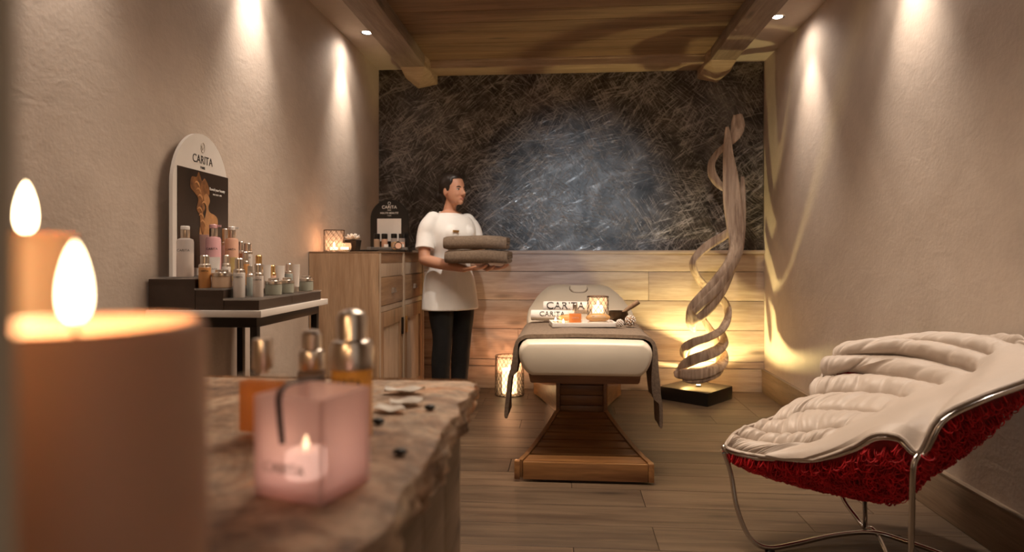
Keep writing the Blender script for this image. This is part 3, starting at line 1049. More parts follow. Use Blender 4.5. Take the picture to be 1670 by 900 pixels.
PR = [
    (0, 302, -1.345, 'lotion', 24, 77, 'milk', 'silver', 'large frosted bottle half full of white lotion, leftmost in the cosmetics display'),
    (0, 348, -1.35, 'pump', 22, 78, 'pink', 'silver', 'pink pump bottle with silver collar on the top riser before the poster'),
    (0, 333, -1.395, 'tube', 13, 62, 'rosy', 'silver', 'slim rosy tube half hidden left of the pink pump bottle'),
    (0, 378, -1.35, 'pump', 20, 74, 'peach', 'silver', 'peach pump bottle with silver collar right of the pink pump bottle'),
    (0, 367, -1.40, 'serum', 12, 70, 'rosy', 'silver', 'slim rosy bottle half hidden behind the peach pump bottle'),
    (0, 393, -1.37, 'serum', 11, 50, 'tawny', 'silver', 'narrow tawny bottle behind, right of the peach pump bottle'),
    (0, 404, -1.33, 'serum', 15, 48, 'pale', 'silver', 'pale silver-capped bottle, rightmost on the top riser'),
    (1, 330, -1.268, 'serum', 18, 50, 'amber', 'silver', 'short amber serum bottle, leftmost on the middle riser'),
    (1, 349, -1.27, 'tube', 17, 46, 'white', 'silver', 'white cream tube below the pink pump bottle on the middle riser'),
    (1, 362, -1.215, 'jar', 30, 28, 'tan', 'silver', 'wide tan cream jar with silver lid on the middle riser'),
    (1, 369, -1.262, 'serum', 13, 48, 'pale', 'silver', 'small pale serum bottle rising behind the tan jar'),
    (1, 381, -1.25, 'tube', 10, 44, 'yellow', 'silver', 'narrow yellow tube right of the tan jar'),
    (1, 400, -1.24, 'serum', 12, 52, 'amber', 'silver', 'slim amber serum bottle, rightmost on the middle riser'),
    (2, 390, -1.158, 'serum', 18, 61, 'white', 'silver', 'tall white serum bottle, frontmost left on the lowest riser'),
    (2, 408, -1.165, 'serum', 11, 47, 'teal', 'silver', 'slim teal bottle between two white serum bottles'),
    (2, 421, -1.105, 'serum', 16, 52, 'milk', 'silver', 'milky serum bottle with silver cap at the front corner of the lowest riser'),
    (2, 422, -1.165, 'serum', 13, 62, 'tan', 'gold', 'slim bottle with tall gold cap behind the front corner bottle'),
    (2, 435, -1.162, 'tube', 12, 46, 'white', 'silver', 'white tube right of the tall gold-capped bottle'),
    (2, 446, -1.10, 'jar', 26, 27, 'green', 'silver', 'grey-green jar with silver lid, left of the three jars in a row'),
    (2, 444, -1.163, 'serum', 12, 44, 'peach', 'gold', 'short gold-capped bottle behind the left grey-green jar'),
    (2, 457, -1.160, 'tube', 13, 42, 'white', 'gold', 'short white tube with gold cap behind the grey-green jars'),
    (2, 468, -1.10, 'jar', 22, 25, 'green', 'silver', 'grey-green jar with silver lid, middle of the three jars in a row'),
    (2, 471, -1.158, 'serum', 13, 44, 'teal', 'silver', 'silver-capped bottle rising behind the middle grey-green jar'),
    (2, 483, -1.105, 'tube', 11, 44, 'milk', 'silver', 'upright milky tube between the middle and right grey-green jars'),
    (2, 499, -1.095, 'jar', 23, 24, 'green', 'silver', 'grey-green jar with silver lid, right of the three jars in a row'),
]
for st, px, x, kind, wp, hp, col, cap, lab in PR:
    product(kind, lab, x, min(max(x / ratio(px), SY0 + 0.025), SY1 - 0.02), ZS[st] + 0.0003, wp, hp, col, cap)

# ================================================================== CABINET
CY0, CY1, CZ = 3.70, 4.93, 1.048
t = thing('cabinet', 'oak sideboard cabinet with drawers over panelled doors along the left wall', 'cabinet', (-1.26, 4.3, 0))
MB().box((XL + 0.004, CY0, 0.0), (CABX + 0.002, CY0 + 0.022, CZ), bevel=0.002).build('side_panel', M['cab'], t, world=True)
MB().box((XL + 0.004, CY1 - 0.022, 0.0), (CABX + 0.002, CY1, CZ), bevel=0.002).build('side_panel', M['cab'], t, world=True)
MB().box((XL + 0.004, CY0 - 0.002, CZ), (CABX + 0.006, CY1 + 0.002, CZ + 0.006), bevel=0.001).build('top', M['cab'], t, world=True)
MB().box((XL + 0.006, CY0 + 0.022, 0.05), (CABX - 0.045, CY1 - 0.022, CZ)).build('carcass', M['cab'], t, world=True)
mid = 4.305
for ya, yb in ((CY0 + 0.0225, CY0 + 0.05), (mid - 0.02, mid + 0.02), (CY1 - 0.05, CY1 - 0.0225)):
    MB().box((CABX - 0.044, ya, 0.0), (CABX + 0.004, yb, CZ - 0.001), bevel=0.0015).build('stile', M['cabpale'], t, world=True)
for ya, yb, first in ((CY0 + 0.0505, mid - 0.0205, True), (mid + 0.0205, CY1 - 0.0505, False)):
    for za, zb, mm in ((0.985, CZ - 0.001, 'cabdrawer'), (0.905, 0.984, 'cabpale'), (0.70, 0.735, 'cabpale'), (0.0, 0.07, 'cabpale')):
        MB().box((CABX - 0.044, ya, za), (CABX - 0.004, yb, zb), bevel=0.0015).build('rail', M[mm], t, world=True)
    dr = MB().box((CABX - 0.04, ya + 0.004, 0.738), (CABX + 0.002, yb - 0.004, 0.902), bevel=0.004).build('drawer', M['cabdrawer'], t, world=True)
    ym = (ya + yb) / 2
    MB().hull([(CABX + 0.002, ym - 0.035, 0.80), (CABX + 0.002, ym + 0.035, 0.80), (CABX + 0.002, ym - 0.026, 0.835), (CABX + 0.002, ym + 0.026, 0.835),
               (CABX + 0.022, ym - 0.030, 0.806), (CABX + 0.022, ym + 0.030, 0.806), (CABX + 0.012, ym - 0.026, 0.832), (CABX + 0.012, ym + 0.026, 0.832)], bevel=0.001).build('drawer_pull', M['silver'], dr, world=True)
    # panelled door: frame and sunk panel
    za, zb = 0.073, 0.697
    dd = MB()
    fw = 0.075
    dd.box((CABX - 0.038, ya + 0.003, za), (CABX, ya + fw, zb), bevel=0.002)
    dd.box((CABX - 0.038, yb - fw, za), (CABX, yb - 0.003, zb), bevel=0.002)
    dd.box((CABX - 0.038, ya + fw, zb - fw * 1.2), (CABX, yb - fw, zb), bevel=0.002)
    dd.box((CABX - 0.038, ya + fw, za), (CABX, yb - fw, za + fw), bevel=0.002)
    do = dd.build('door', M['cab'], t, world=True)
    MB().box((CABX - 0.036, ya + fw, za + fw), (CABX - 0.012, yb - fw, zb - fw * 1.2)).build('door_panel', M['cabpale'], do, world=True)
    hy = yb - 0.034 if first else ya + 0.034
    MB().box((CABX, hy - 0.014, 0.52), (CABX + 0.012, hy + 0.014, 0.63), bevel=0.003).build('door_handle', M['frame'] if first else M['gold'], do, world=True)
ZC = CZ + 0.006


def lantern(label, loc, r, h, n, wire_r, candle_r, candle_h, watt, cat='lantern', flare=1.0, glass=True, lit=None):
    t = thing('wire_lantern', label, cat, loc, group='wire mesh lanterns')
    def rad(u):
        return r * lerp(flare, 1.0, u)
    for s in (1, -1):
        for k in range(n):
            pts = []
            for i in range(13):
                u = i / 12
                a_ = 2 * math.pi * k / n + s * u * 2 * math.pi * 0.28
                pts.append((rad(u) * math.cos(a_), rad(u) * math.sin(a_), h * u + wire_r))
            MB().tube(pts, wire_r, 5).build('wire', M['wire'], t)
    for z in (wire_r, h):
        u = z / h
        MB().tube([(rad(u) * math.cos(k / 28 * 6.2832), rad(u) * math.sin(k / 28 * 6.2832), z) for k in range(28)], wire_r * 1.8, 6, closed=True).build('hoop', M['wire'], t)
    if glass:
        g = r * 0.86 * min(1, flare)
        MB().lathe([(g * 0.96, 0.003), (g, 0.008), (g, h * 0.98), (g * 0.97, h * 0.98), (g * 0.97, 0.010), (0.001, 0.010)], n=28, cap=False).build('glass_cylinder', M['glass'], t)
    MB().lathe([(candle_r * 0.95, 0.011), (candle_r, 0.014), (candle_r, candle_h), (candle_r * 0.8, candle_h - 0.002), (0.001, candle_h - 0.004)], n=20).build('candle', M['votive'] if lit is None else lit, t)
    flame(t, candle_h - 0.002, 0.034, 0.006)
    lamp('lantern_flame_light', 'POINT', (0, 0, candle_h + 0.022), watt, LANTERN_COL, 0.012, parent=t)
    return t


def at_x(px, x):
    return (x, x / ratio(px))


x, y = at_x(545, -1.365)
lantern('small wire mesh lantern with a lit tealight at the near end of the cabinet top', (x, y, ZC), 0.060, 0.128, 12, 0.0012, 0.022, 0.026, 0.55)
x, y = at_x(562, -1.262)
t = thing('votive_glass', 'low round glass votive glowing beside the cabinet-top lantern', 'candle holder', (x, y, ZC))
MB().lathe([(0.026, 0), (0.036, 0.010), (0.040, 0.028), (0.036, 0.050), (0.034, 0.050), (0.038, 0.028), (0.034, 0.011), (0.001, 0.006)], n=24, cap=False).build('glass_cup', M['glass'], t)
MB().lathe([(0.022, 0.012), (0.023, 0.014), (0.023, 0.026), (0.001, 0.026)], n=16).build('tealight', M['votive'], t)
lamp('votive_light', 'POINT', (0, 0, 0.036), 0.2, LANTERN_COL, 0.008, parent=t)
x, y = at_x(575, -1.335)
t = thing('flower_pot', 'small dark square pot holding a white blossom on the cabinet', 'flower pot', (x, y, ZC), R(-6))
MB().hull([(sx * 0.034, sy * 0.034, 0) for sx in (-1, 1) for sy in (-1, 1)] + [(sx * 0.043, sy * 0.043, 0.075) for sx in (-1, 1) for sy in (-1, 1)], bevel=0.002).build('pot', M['frame'], t)
fl = random.Random(3)
for k in range(16):
    a_ = k * 2.4
    rr = 0.012 + 0.03 * (k / 16)
    L = 0.032
    el = R(75 - 60 * k / 16)
    q = Matrix.Translation((rr * 0.5 * math.cos(a_), rr * 0.5 * math.sin(a_), 0.078)) @ Matrix.Rotation(a_, 4, 'Z') @ Matrix.Rotation(-el, 4, 'Y')
    MB().ball((L * 0.6, 0, 0), 1.0, 10, q, squash=(L * 0.72, 0.016, 0.004)).build('petal', M['petal'], t, 180)

# black arched tester stand
x, y = -1.195, 4.42
t = thing('tester_stand', 'black arched tester stand with a cream panel on the cabinet', 'display stand', (x - 0.135, y, ZC))
MB().box((-0.055, -0.12, 0.0), (0.285, 0.075, 0.016), bevel=0.003).build('base', M['black'], t)
AW, AH = 0.264, 0.345
MB().prism(arch(AW, AH), -0.008, 0.008, Matrix.Translation((0, 0.045, 0.016)) @ FLIP).build('arch_panel', M['black'], t)
MB().box((0.048, 0.0345, 0.075), (0.215, 0.0368, 0.230)).build('cream_panel', M['whitelam'], t)
MB().box((0.005, -0.070, 0.016), (0.262, 0.034, 0.034), bevel=0.002).build('clear_shelf', M['acrylic'], t)
text('CARITA', 0.030, M['inkw'], t, (AW / 2, 0.0362, 0.308), FX, UPZ)
text('PARIS', 0.010, M['inkw'], t, (AW / 2, 0.0362, 0.288), FX, UPZ)
text('HAUTE BEAUTE', 0.018, M['inkw'], t, (AW / 2, 0.0362, 0.268), FX, UPZ)
text('CORPS', 0.009, M['inkw'], t, (AW / 2, 0.0362, 0.250), FX, UPZ)
MB().tube([(AW / 2 + 0.009 * math.cos(k / 14 * 6.2832), 0.0362, 0.335 + 0.010 * math.sin(k / 14 * 6.2832)) for k in range(14)], 0.001, 5, closed=True).build('emblem', M['inkw'], t)
for k, (dx, dy, col, lab) in enumerate(((0.062, -0.02, 'tan', 'tan tester bottle with black cap, first from the left on the black stand'), (0.117, -0.03, 'peach', 'peach tester bottle with black cap, second on the black stand'),
                                    (0.178, -0.015, 'tan', 'clear-shouldered tester bottle with black cap, third on the black stand'), (0.232, -0.015, 'peach', 'clear-shouldered tester bottle with black cap, last on the black stand'))):
    b = thing('tester_bottle', lab, 'bottle', (x - 0.135 + dx, y + dy, ZC + 0.0343), group='tester bottles on the black stand')
    hh = 0.052 if k < 2 else 0.032
    MB().lathe([(0.020, 0), (0.021, 0.002), (0.021, hh), (0.019, hh + 0.002)]).build('body', M['p_' + col], b)
    if k > 1:
        MB().lathe([(0.021, 0.034), (0.021, 0.056), (0.017, 0.060), (0.001, 0.060)]).build('clear_shoulder', M['frost'], b)
    MB().lathe([(0.018, max(hh + 0.002, 0.0601 if k > 1 else 0)), (0.0205, max(hh + 0.004, 0.062 if k > 1 else 0)), (0.0205, 0.089), (0.018, 0.091)]).build('cap', M['black'], b)
for dx, dy, lab in ((0.135, -0.058, 'small white price card in the middle of the black tester stand'), (0.242, -0.056, 'small white price card at the right end of the black tester stand')):
    o = MB().hull([(-0.014, 0, 0), (0.014, 0, 0), (-0.014, 0.008, 0), (0.014, 0.008, 0), (-0.014, 0.003, 0.019), (0.014, 0.003, 0.019), (-0.014, 0.004, 0.019), (0.014, 0.004, 0.019)]).build('price_card', M['whitelam'], None)
    o.location = (x - 0.135 + dx, y + dy, ZC + 0.0343)
    tag(o, lab, 'card', 'price cards on the black stand')
t = thing('powder_compact', 'round copper-rimmed powder compact propped at the right of the tester stand', 'compact', (x + 0.094, y - 0.097, ZC + 0.0165), R(10))
tl = Matrix.Translation((0, 0, 0.026)) @ Matrix.Rotation(R(78), 4, 'X')
MB().lathe([(0.018, -0.004), (0.026, -0.003), (0.026, 0.003), (0.022, 0.003), (0.021, 0.001), (0.001, 0.001)], n=24, M=tl).build('rim', M['bronze'], t)
MB().lathe([(0.0205, 0.0012), (0.0205, 0.0022), (0.001, 0.0026)], n=24, M=tl).build('powder', M['p_peach'], t)
MB().tube([(-0.022 + 0.022 * math.cos(k / 20 * 6.2832), 0.006, 0.026 + 0.024 * math.sin(k / 20 * 6.2832)) for k in range(20)], 0.0022, 6, closed=True).build('lid_ring', M['gold'], t)

# ================================================================== TREATMENT BED
BX = 0.092
t = thing('treatment_bed', 'cream massage bed with raised head on a slatted teak base', 'bed', (BX, 3.9, 0))


def ramp_part(ya, yb, za, zb, wa, wb, n):
    """slats climbing from (ya, za) to (yb, zb), half width wa -> wb"""
    for k in range(n):
        u0, u1 = k / n + 0.012, (k + 1) / n - 0.012
        pts = []
        for u in (u0, u1):
            yy, zz, ww = lerp(ya, yb, u), lerp(za, zb, u ** 1.25), lerp(wa, wb, u ** 0.9) - 0.018
            for s in (-1, 1):
                pts += [(BX + s * ww, yy, zz), (BX + s * ww, yy, zz - 0.022)]
        MB().hull(pts, bevel=0.0012).build('slat', M['teak'], t, 25, world=True)
    for s in (-1, 1):
        nseg = 8
        vs, fs = [], []
        for i in range(nseg + 1):
            u = i / nseg
            yy, zz, ww = lerp(ya, yb, u), lerp(za, zb, u ** 1.25) + 0.006, lerp(wa, wb, u ** 0.9)
            zb_ = 0.012
            vs += [(BX + s * (ww - 0.017), yy, zb_), (BX + s * (ww + 0.004), yy, zb_), (BX + s * (ww + 0.004), yy, zz), (BX + s * (ww - 0.017), yy, zz)]
        for i in range(nseg):
            for k in range(4):
                fs.append((i * 4 + k, i * 4 + (k + 1) % 4, (i + 1) * 4 + (k + 1) % 4, (i + 1) * 4 + k))
        fs += [(0, 1, 2, 3), (nseg * 4 + 3, nseg * 4 + 2, nseg * 4 + 1, nseg * 4)]
        MB().add(vs, fs).build('side_board', M['teaky'], t, 25, world=True)


ramp_part(3.035, 3.62, 0.088, 0.185, 0.302, 0.137, 7)
ramp_part(4.90, 4.30, 0.088, 0.185, 0.315, 0.137, 7)
for y in (3.012, 4.902):
    MB().box((BX - 0.282, y, 0.012), (BX + 0.282, y + 0.022, 0.090), bevel=0.003).build('end_board', M['teak'], t, world=True)
    for s in (-1, 1):
        MB().box((BX + s * 0.302 - 0.019, y - 0.004, 0.012), (BX + s * 0.302 + 0.006, y + 0.03, 0.094), bevel=0.002).build('corner_block', M['teaky'], t, world=True)
MB().box((BX - 0.22, 3.08, 0.0), (BX + 0.22, 4.85, 0.012)).build('plinth', M['frame'], t, world=True)
MB().box((BX - 0.115, 3.66, 0.03), (BX + 0.115, 4.26, 0.43)).build('column_core', M['frame'], t, world=True)
for k in range(5):
    z = 0.16 + k * 0.056
    for y0_, y1_ in ((3.625, 3.658), (4.262, 4.295)):
        MB().box((BX - 0.116, y0_, z), (BX + 0.116, y1_, z + 0.053), bevel=0.002).build('slat', M['teak'], t, world=True)
for s in (-1, 1):
    MB().box((BX + s * 0.128 - 0.011, 3.61, 0.03), (BX + s * 0.128 + 0.011, 4.31, 0.432), bevel=0.002).build('column_post', M['teaky'], t, world=True)
MB().hull([(BX + s * 0.262, y, 0.482) for s in (-1, 1) for y in (3.10, 4.75)] + [(BX + s * 0.252, y, 0.435) for s in (-1, 1) for y in (3.10, 4.75)], bevel=0.004).build('bed_frame', M['teak'], t, world=True)
# main cushion, rounded, lower edge drawn in
prof = [(-0.245, 0.486), (-0.272, 0.505), (-0.294, 0.545), (-0.302, 0.585), (-0.296, 0.615), (-0.275, 0.635), (-0.235, 0.642), (0, 0.645), (0.235, 0.642), (0.275, 0.635), (0.296, 0.615), (0.302, 0.585), (0.294, 0.545), (0.272, 0.505), (0.245, 0.486)]
pr = [(v.x, v.y) for v in smoothpath([(a_, b_, 0) for a_, b_ in prof], 4)]
ys = [(2.985, 0.80), (2.990, 0.90), (3.0, 0.955), (3.02, 0.988), (3.05, 1.0), (3.3, 1.0), (3.6, 1.0), (3.80, 1.0), (3.82, 0.97), (3.83, 0.9)]
vs, fs = [], []
m_ = len(pr)
for yy, s in ys:
    for a_, b_ in pr:
        zc = 0.566
        vs.append((BX + a_ * lerp(1, s, 0.35), yy, zc + (b_ - zc) * s))
for i in range(len(ys) - 1):
    for k in range(m_):
        k2 = (k + 1) % m_
        fs.append((i * m_ + k, i * m_ + k2, (i + 1) * m_ + k2, (i + 1) * m_ + k))
fs += [tuple(range(m_)), tuple(reversed([(len(ys) - 1) * m_ + k for k in range(m_)]))]
MB().add(vs, fs).build('mattress', M['vinyl'], t, 180, world=True)
# raised back: outline in its own plane, bulged and tilted
half = [(0.0, 0.800), (0.055, 0.812), (0.115, 0.822), (0.165, 0.812), (0.205, 0.775), (0.240, 0.69), (0.275, 0.56), (0.300, 0.40), (0.318, 0.28), (0.318, 0.14), (0.305, 0.04), (0.28, 0.0)]
sm = [(v.x, v.y) for v in smoothpath([(a_, b_, 0) for a_, b_ in half], 4)]
ring = sm + [(-a_, b_) for a_, b_ in sm[::-1][:-1]]
nr = len(ring)
TH = 0.11
tilt = R(14)
MT = Matrix.Translation((BX, 3.80, 0.595)) @ Matrix.Rotation(tilt, 4, 'X')
vs, fs = [], []
cy = 0.40
lay = [(0.90, 0.0), (0.97, 0.006), (1.0, 0.03), (1.0, TH - 0.03), (0.985, TH - 0.010), (0.955, TH), (0.7, TH + 0.004), (0.4, TH + 0.006), (0.1, TH + 0.006)]
for s, zz in lay:
    for a_, b_ in ring:
        vs.append((a_ * s, cy + (b_ - cy) * s, zz - TH + 0.045))
for i in range(len(lay) - 1):
    for k in range(nr):
        k2 = (k + 1) % nr
        fs.append((i * nr + k, i * nr + k2, (i + 1) * nr + k2, (i + 1) * nr + k))
fs += [tuple(reversed(range(nr))), tuple((len(lay) - 1) * nr + k for k in range(nr))]
back = MB().add(vs, fs, MT).build('backrest', M['vinyl'], t, 180, world=True)
# plug of the face opening with its dark seams
plug = [(-0.050, 0.735), (-0.056, 0.69), (-0.050, 0.64), (-0.028, 0.60), (0.028, 0.60), (0.050, 0.64), (0.056, 0.69), (0.050, 0.735)]
pl2 = [(v.x, v.y) for v in smoothpath([(a_, b_, 0) for a_, b_ in plug], 4)]
MB().prism(pl2, 0.045, 0.060, MT).build('face_plug', M['vinyl'], back, 50, world=True)
MB().tube([MT @ Vector((a_ * 1.06, 0.67 + (b_ - 0.67) * 1.06, 0.0515)) for a_, b_ in pl2], 0.0026, 6).build('plug_seam', M['towelb'], back, world=True)
for s in (-1, 1):
    MB().box((BX + s * 0.16 - 0.015, 3.95, 0.482), (BX + s * 0.16 + 0.015, 4.5, 0.60)).build('back_support', M['frame'], t, world=True)

# towel across the bed
e = 0.009
dr = [(-0.345, 0.268), (-0.343, 0.33), (-0.332, 0.43), (-0.322, 0.52), (-0.320, 0.585), (-0.313, 0.625), (-0.285, 0.648), (-0.235, 0.6555), (0, 0.658), (0.235, 0.6555), (0.285, 0.648), (0.313, 0.625), (0.320, 0.585), (0.316, 0.52), (0.320, 0.43), (0.328, 0.33), (0.330, 0.235)]
dp = [(BX + v.x, v.y) for v in smoothpath([(a_, b_, 0) for a_, b_ in dr], 5)]
dm = MB().strip(dp, 0.017, 3.09, 3.72, 26, wob=0.006)
for v in dm.v:
    hang = min(1, max(0, (0.62 - v.z) / 0.16))
    v.y = 3.09 + (v.y - 3.09) * lerp(1, 0.30, hang)
    side_ = 1 if v.x > BX else -1
    v.x += side_ * 0.020 * hang * (1 if abs(v.x - BX) > 0.329 - 0.012 * hang else 0)
o = dm.build('draped_towel', M['towelb'], None, 60)
tag(o, 'taupe terry towel draped across the massage bed and hanging down both sides', 'towel')
ZBT = 0.668


def roll(label, c, L, r, rz, size, sub, cap_txt):
    t = thing('towel_roll', label, 'towel', c, rz, 'white rolled towels on the bed')
    sp = []
    turns = 3.6
    for i in range(int(turns * 22)):
        a_ = i / 22 * 2 * math.pi
        rr = lerp(0.006, r, (i / (turns * 22)))
        sp.append((rr * math.cos(a_), rr * math.sin(a_)))
    MB().strip(sp, r * 0.235, -L / 2, L / 2, 10, plane='yz', wob=0.0025).build('terry_roll', M['towelw'], t, 60)
    rr = r * 1.14
    text(cap_txt, size, M['ink'], t, (0.0, -rr * 0.94, rr * 0.36), (1, 0, 0), (0, 0.34, 0.94), wrap=rr)
    text('PARIS', sub, M['ink'], t, (0.0, -rr * 0.99, rr * 0.36 - size * 0.92), (1, 0, 0), (0, 0.05, 1), wrap=rr)
    return t


q = U(906, 519, 3.62)
roll('smaller white rolled towel lettered in black, lower front of the pair on the bed', (q.x - 0.015, q.y, ZBT + 0.034), 0.235, 0.030, R(-6), 0.040, 0.013, 'CARITA')
q = U(929, 504, 3.74)
roll('larger white rolled towel lettered in black, lying higher behind the smaller roll', (q.x - 0.022, q.y + 0.01, 0.735), 0.25, 0.036, R(-3), 0.062, 0.016, 'CARITA')

q = U(950, 535, 3.42)
t = thing('tray', 'shallow white ceramic tray set on the taupe towel', 'tray', (q.x, q.y, ZBT + 0.002), R(7))
MB().box((-0.155, -0.075, 0), (0.155, 0.075, 0.006), bevel=0.002).build('tray_floor', M['whitelam'], t)
for lo, hi in (((-0.165, -0.085, 0), (0.165, -0.073, 0.022)), ((-0.165, 0.073, 0), (0.165, 0.085, 0.022)), ((-0.165, -0.073, 0), (-0.153, 0.073, 0.022)), ((0.153, -0.073, 0), (0.165, 0.073, 0.022))):
    MB().box(lo, hi, bevel=0.002).build('tray_rim', M['whitelam'], t)
TM = ROOT[t.name]


def on_tray(x, y):
    return TM @ Vector((x, y, 0.0066))


for (lx, ly, lab) in ((-0.135, 0.045, 'tiny lit tealight at the back left corner of the white tray'), (-0.105, -0.045, 'tiny lit tealight at the front left of the white tray')):
    b = thing('tealight', lab, 'candle', on_tray(lx, ly), group='tealights on the white tray')
    MB().lathe([(0.016, 0), (0.0175, 0.001), (0.0175, 0.014), (0.016, 0.014)], n=18).build('cup', M['silver'], b)
    MB().lathe([(0.0155, 0.0095), (0.0155, 0.012), (0.001, 0.0125)], n=16).build('wax', M['votive'], b)
    flame(b, 0.0125, 0.020, 0.0042)
    lamp('tealight_light', 'POINT', (0, 0, 0.026), 0.09, (1.0, 0.62, 0.32), 0.006, parent=b)
b = thing('perfume_bottle', 'square amber body oil bottle with silver cap standing on the tray', 'bottle', on_tray(-0.040, -0.01), R(4))
MB().box((-0.036, -0.018, 0), (0.036, 0.018, 0.068), bevel=0.004).build('glass_body', M['glass'], b)
MB().box((-0.031, -0.0135, 0.005), (0.031, 0.0135, 0.056), bevel=0.003).build('oil_fill', M['amberglass'], b)
MB().lathe([(0.011, 0.068), (0.012, 0.070), (0.012, 0.104), (0.010, 0.106)], n=18).build('cap', M['silver'], b)
text('CARITA', 0.010, M['inkg'], b, (0, -0.0186, 0.036), FX, UPZ)


def brush(label, c, rz, L, W, Hh, letter):
    b = thing('body_brush', label, 'brush', c, rz, 'wooden brushes on the tray')
    MB().ball((0, 0, Hh / 2 + 0.012), 1.0, 28, squash=(L / 2, W / 2, Hh / 2)).build('wooden_back', M['brush'], b, 180)
    MB().ball((0, 0, 0.010), 1.0, 20, squash=(L / 2 * 0.86, W / 2 * 0.82, 0.0098)).build('bristles', M['vinyl'], b, 180)
    if letter:
        text('CARITA', 0.021, M['inkg'], b, (0.0, -W / 2 * 0.93, Hh * 0.62 + 0.012), FX, (0, 0.35, 0.94))
    return b


brush('oval wooden body brush with stamped lettering on the right of the tray', on_tray(0.080, -0.005), R(6), 0.128, 0.055, 0.045, True)
brush('oval wooden brush half hidden behind the amber bottle on the tray', on_tray(-0.062, 0.046), R(-4), 0.115, 0.045, 0.036, False)
q = U(975, 527, 3.66)
lantern('wire mesh lantern with a lit candle standing on the bed against the backrest', (q.x, q.y, ZBT + 0.002), 0.058, 0.135, 12, 0.0013, 0.030, 0.085, 0.5)
q = U(1008, 533, 3.52)
t = thing('singing_bowl', 'dark bronze singing bowl resting on the taupe towel', 'bowl', (q.x, q.y, ZBT + 0.0025))
MB().lathe([(0.020, 0), (0.034, 0.004), (0.049, 0.022), (0.054, 0.045), (0.051, 0.062), (0.053, 0.066), (0.049, 0.066), (0.047, 0.060), (0.050, 0.045), (0.045, 0.024), (0.030, 0.008), (0.001, 0.006)], n=32, cap=False).build('bowl_shell', M['bronze'], t, 60)
t2 = thing('mallet', 'dark wooden mallet leaning out of the bronze bowl', 'mallet', (q.x, q.y, ZBT + 0.02))
MB().tube([(-0.030, 0.0, 0.002), (0.02, -0.004, 0.034), (0.045, -0.006, 0.056), (0.075, -0.008, 0.077), (0.105, -0.010, 0.098)], [0.008, 0.009, 0.010, 0.013, 0.0135], 14).build('handle', M['cabdrawer'], t2)
MB().tube([(0.104, -0.010, 0.0973), (0.108, -0.0103, 0.1001)], [0.0125, 0.0115], 14).build('tip', M['towelb'], t2)
for (px, py, d, r, c1_, lab) in ((1011, 535, 3.33, 0.021, 'whitelam', 'small pale woven ball in front of the bronze bowl'), (1028, 533, 3.38, 0.029, 'p_rosy', 'larger knobbly brown and white ball right of the bronze bowl')):
    q = U(px, py, d)
    b = thing('decor_ball', lab, 'ball', (q.x, q.y, ZBT + 0.002), group='decorative balls by the bowl')
    MB().ball((0, 0, r), r * 0.86, 16).build('core', M['cabdrawer'], b, 180)
    for k in range(60):
        zz = 1 - 2 * (k + 0.5) / 60
        a_ = k * 2.39996
        s_ = math.sqrt(1 - zz * zz)
        dvec = Vector((s_ * math.cos(a_), s_ * math.sin(a_), zz))
        if dvec.y > 0.75:
            continue
        MB().ball(dvec * r * 0.86 + Vector((0, 0, r)), r * 0.17, 8).build('bead', M['whitelam'] if (k % 3 or r < 0.025) else M['p_tan'], b, 180)

# ================================================================== FLOOR LANTERN
q = U(831, 640, 4.92)
lantern('large wire mesh floor lantern with a glowing candle between woman and bed', (q.x, q.y, 0.001), 0.105, 0.285, 20, 0.0018, 0.055, 0.19, 3.2, flare=1.02, lit=M['votive'])

# ================================================================== DRIFTWOOD SCULPTURE
SX, SY, SZ = 0.945, 4.858, 0.092
t = thing('driftwood_sculpture', 'twisting driftwood spiral sculpture lit from its square black plinth', 'sculpture', (SX, SY, 0))
MP = Matrix.Translation((SX, SY, 0)) @ Matrix.Rotation(R(-39.5), 4, 'Z')
MB().box((-0.185, -0.185, 0.0), (0.185, 0.185, SZ), MP, bevel=0.003).build('plinth', M['black'], t, world=True)


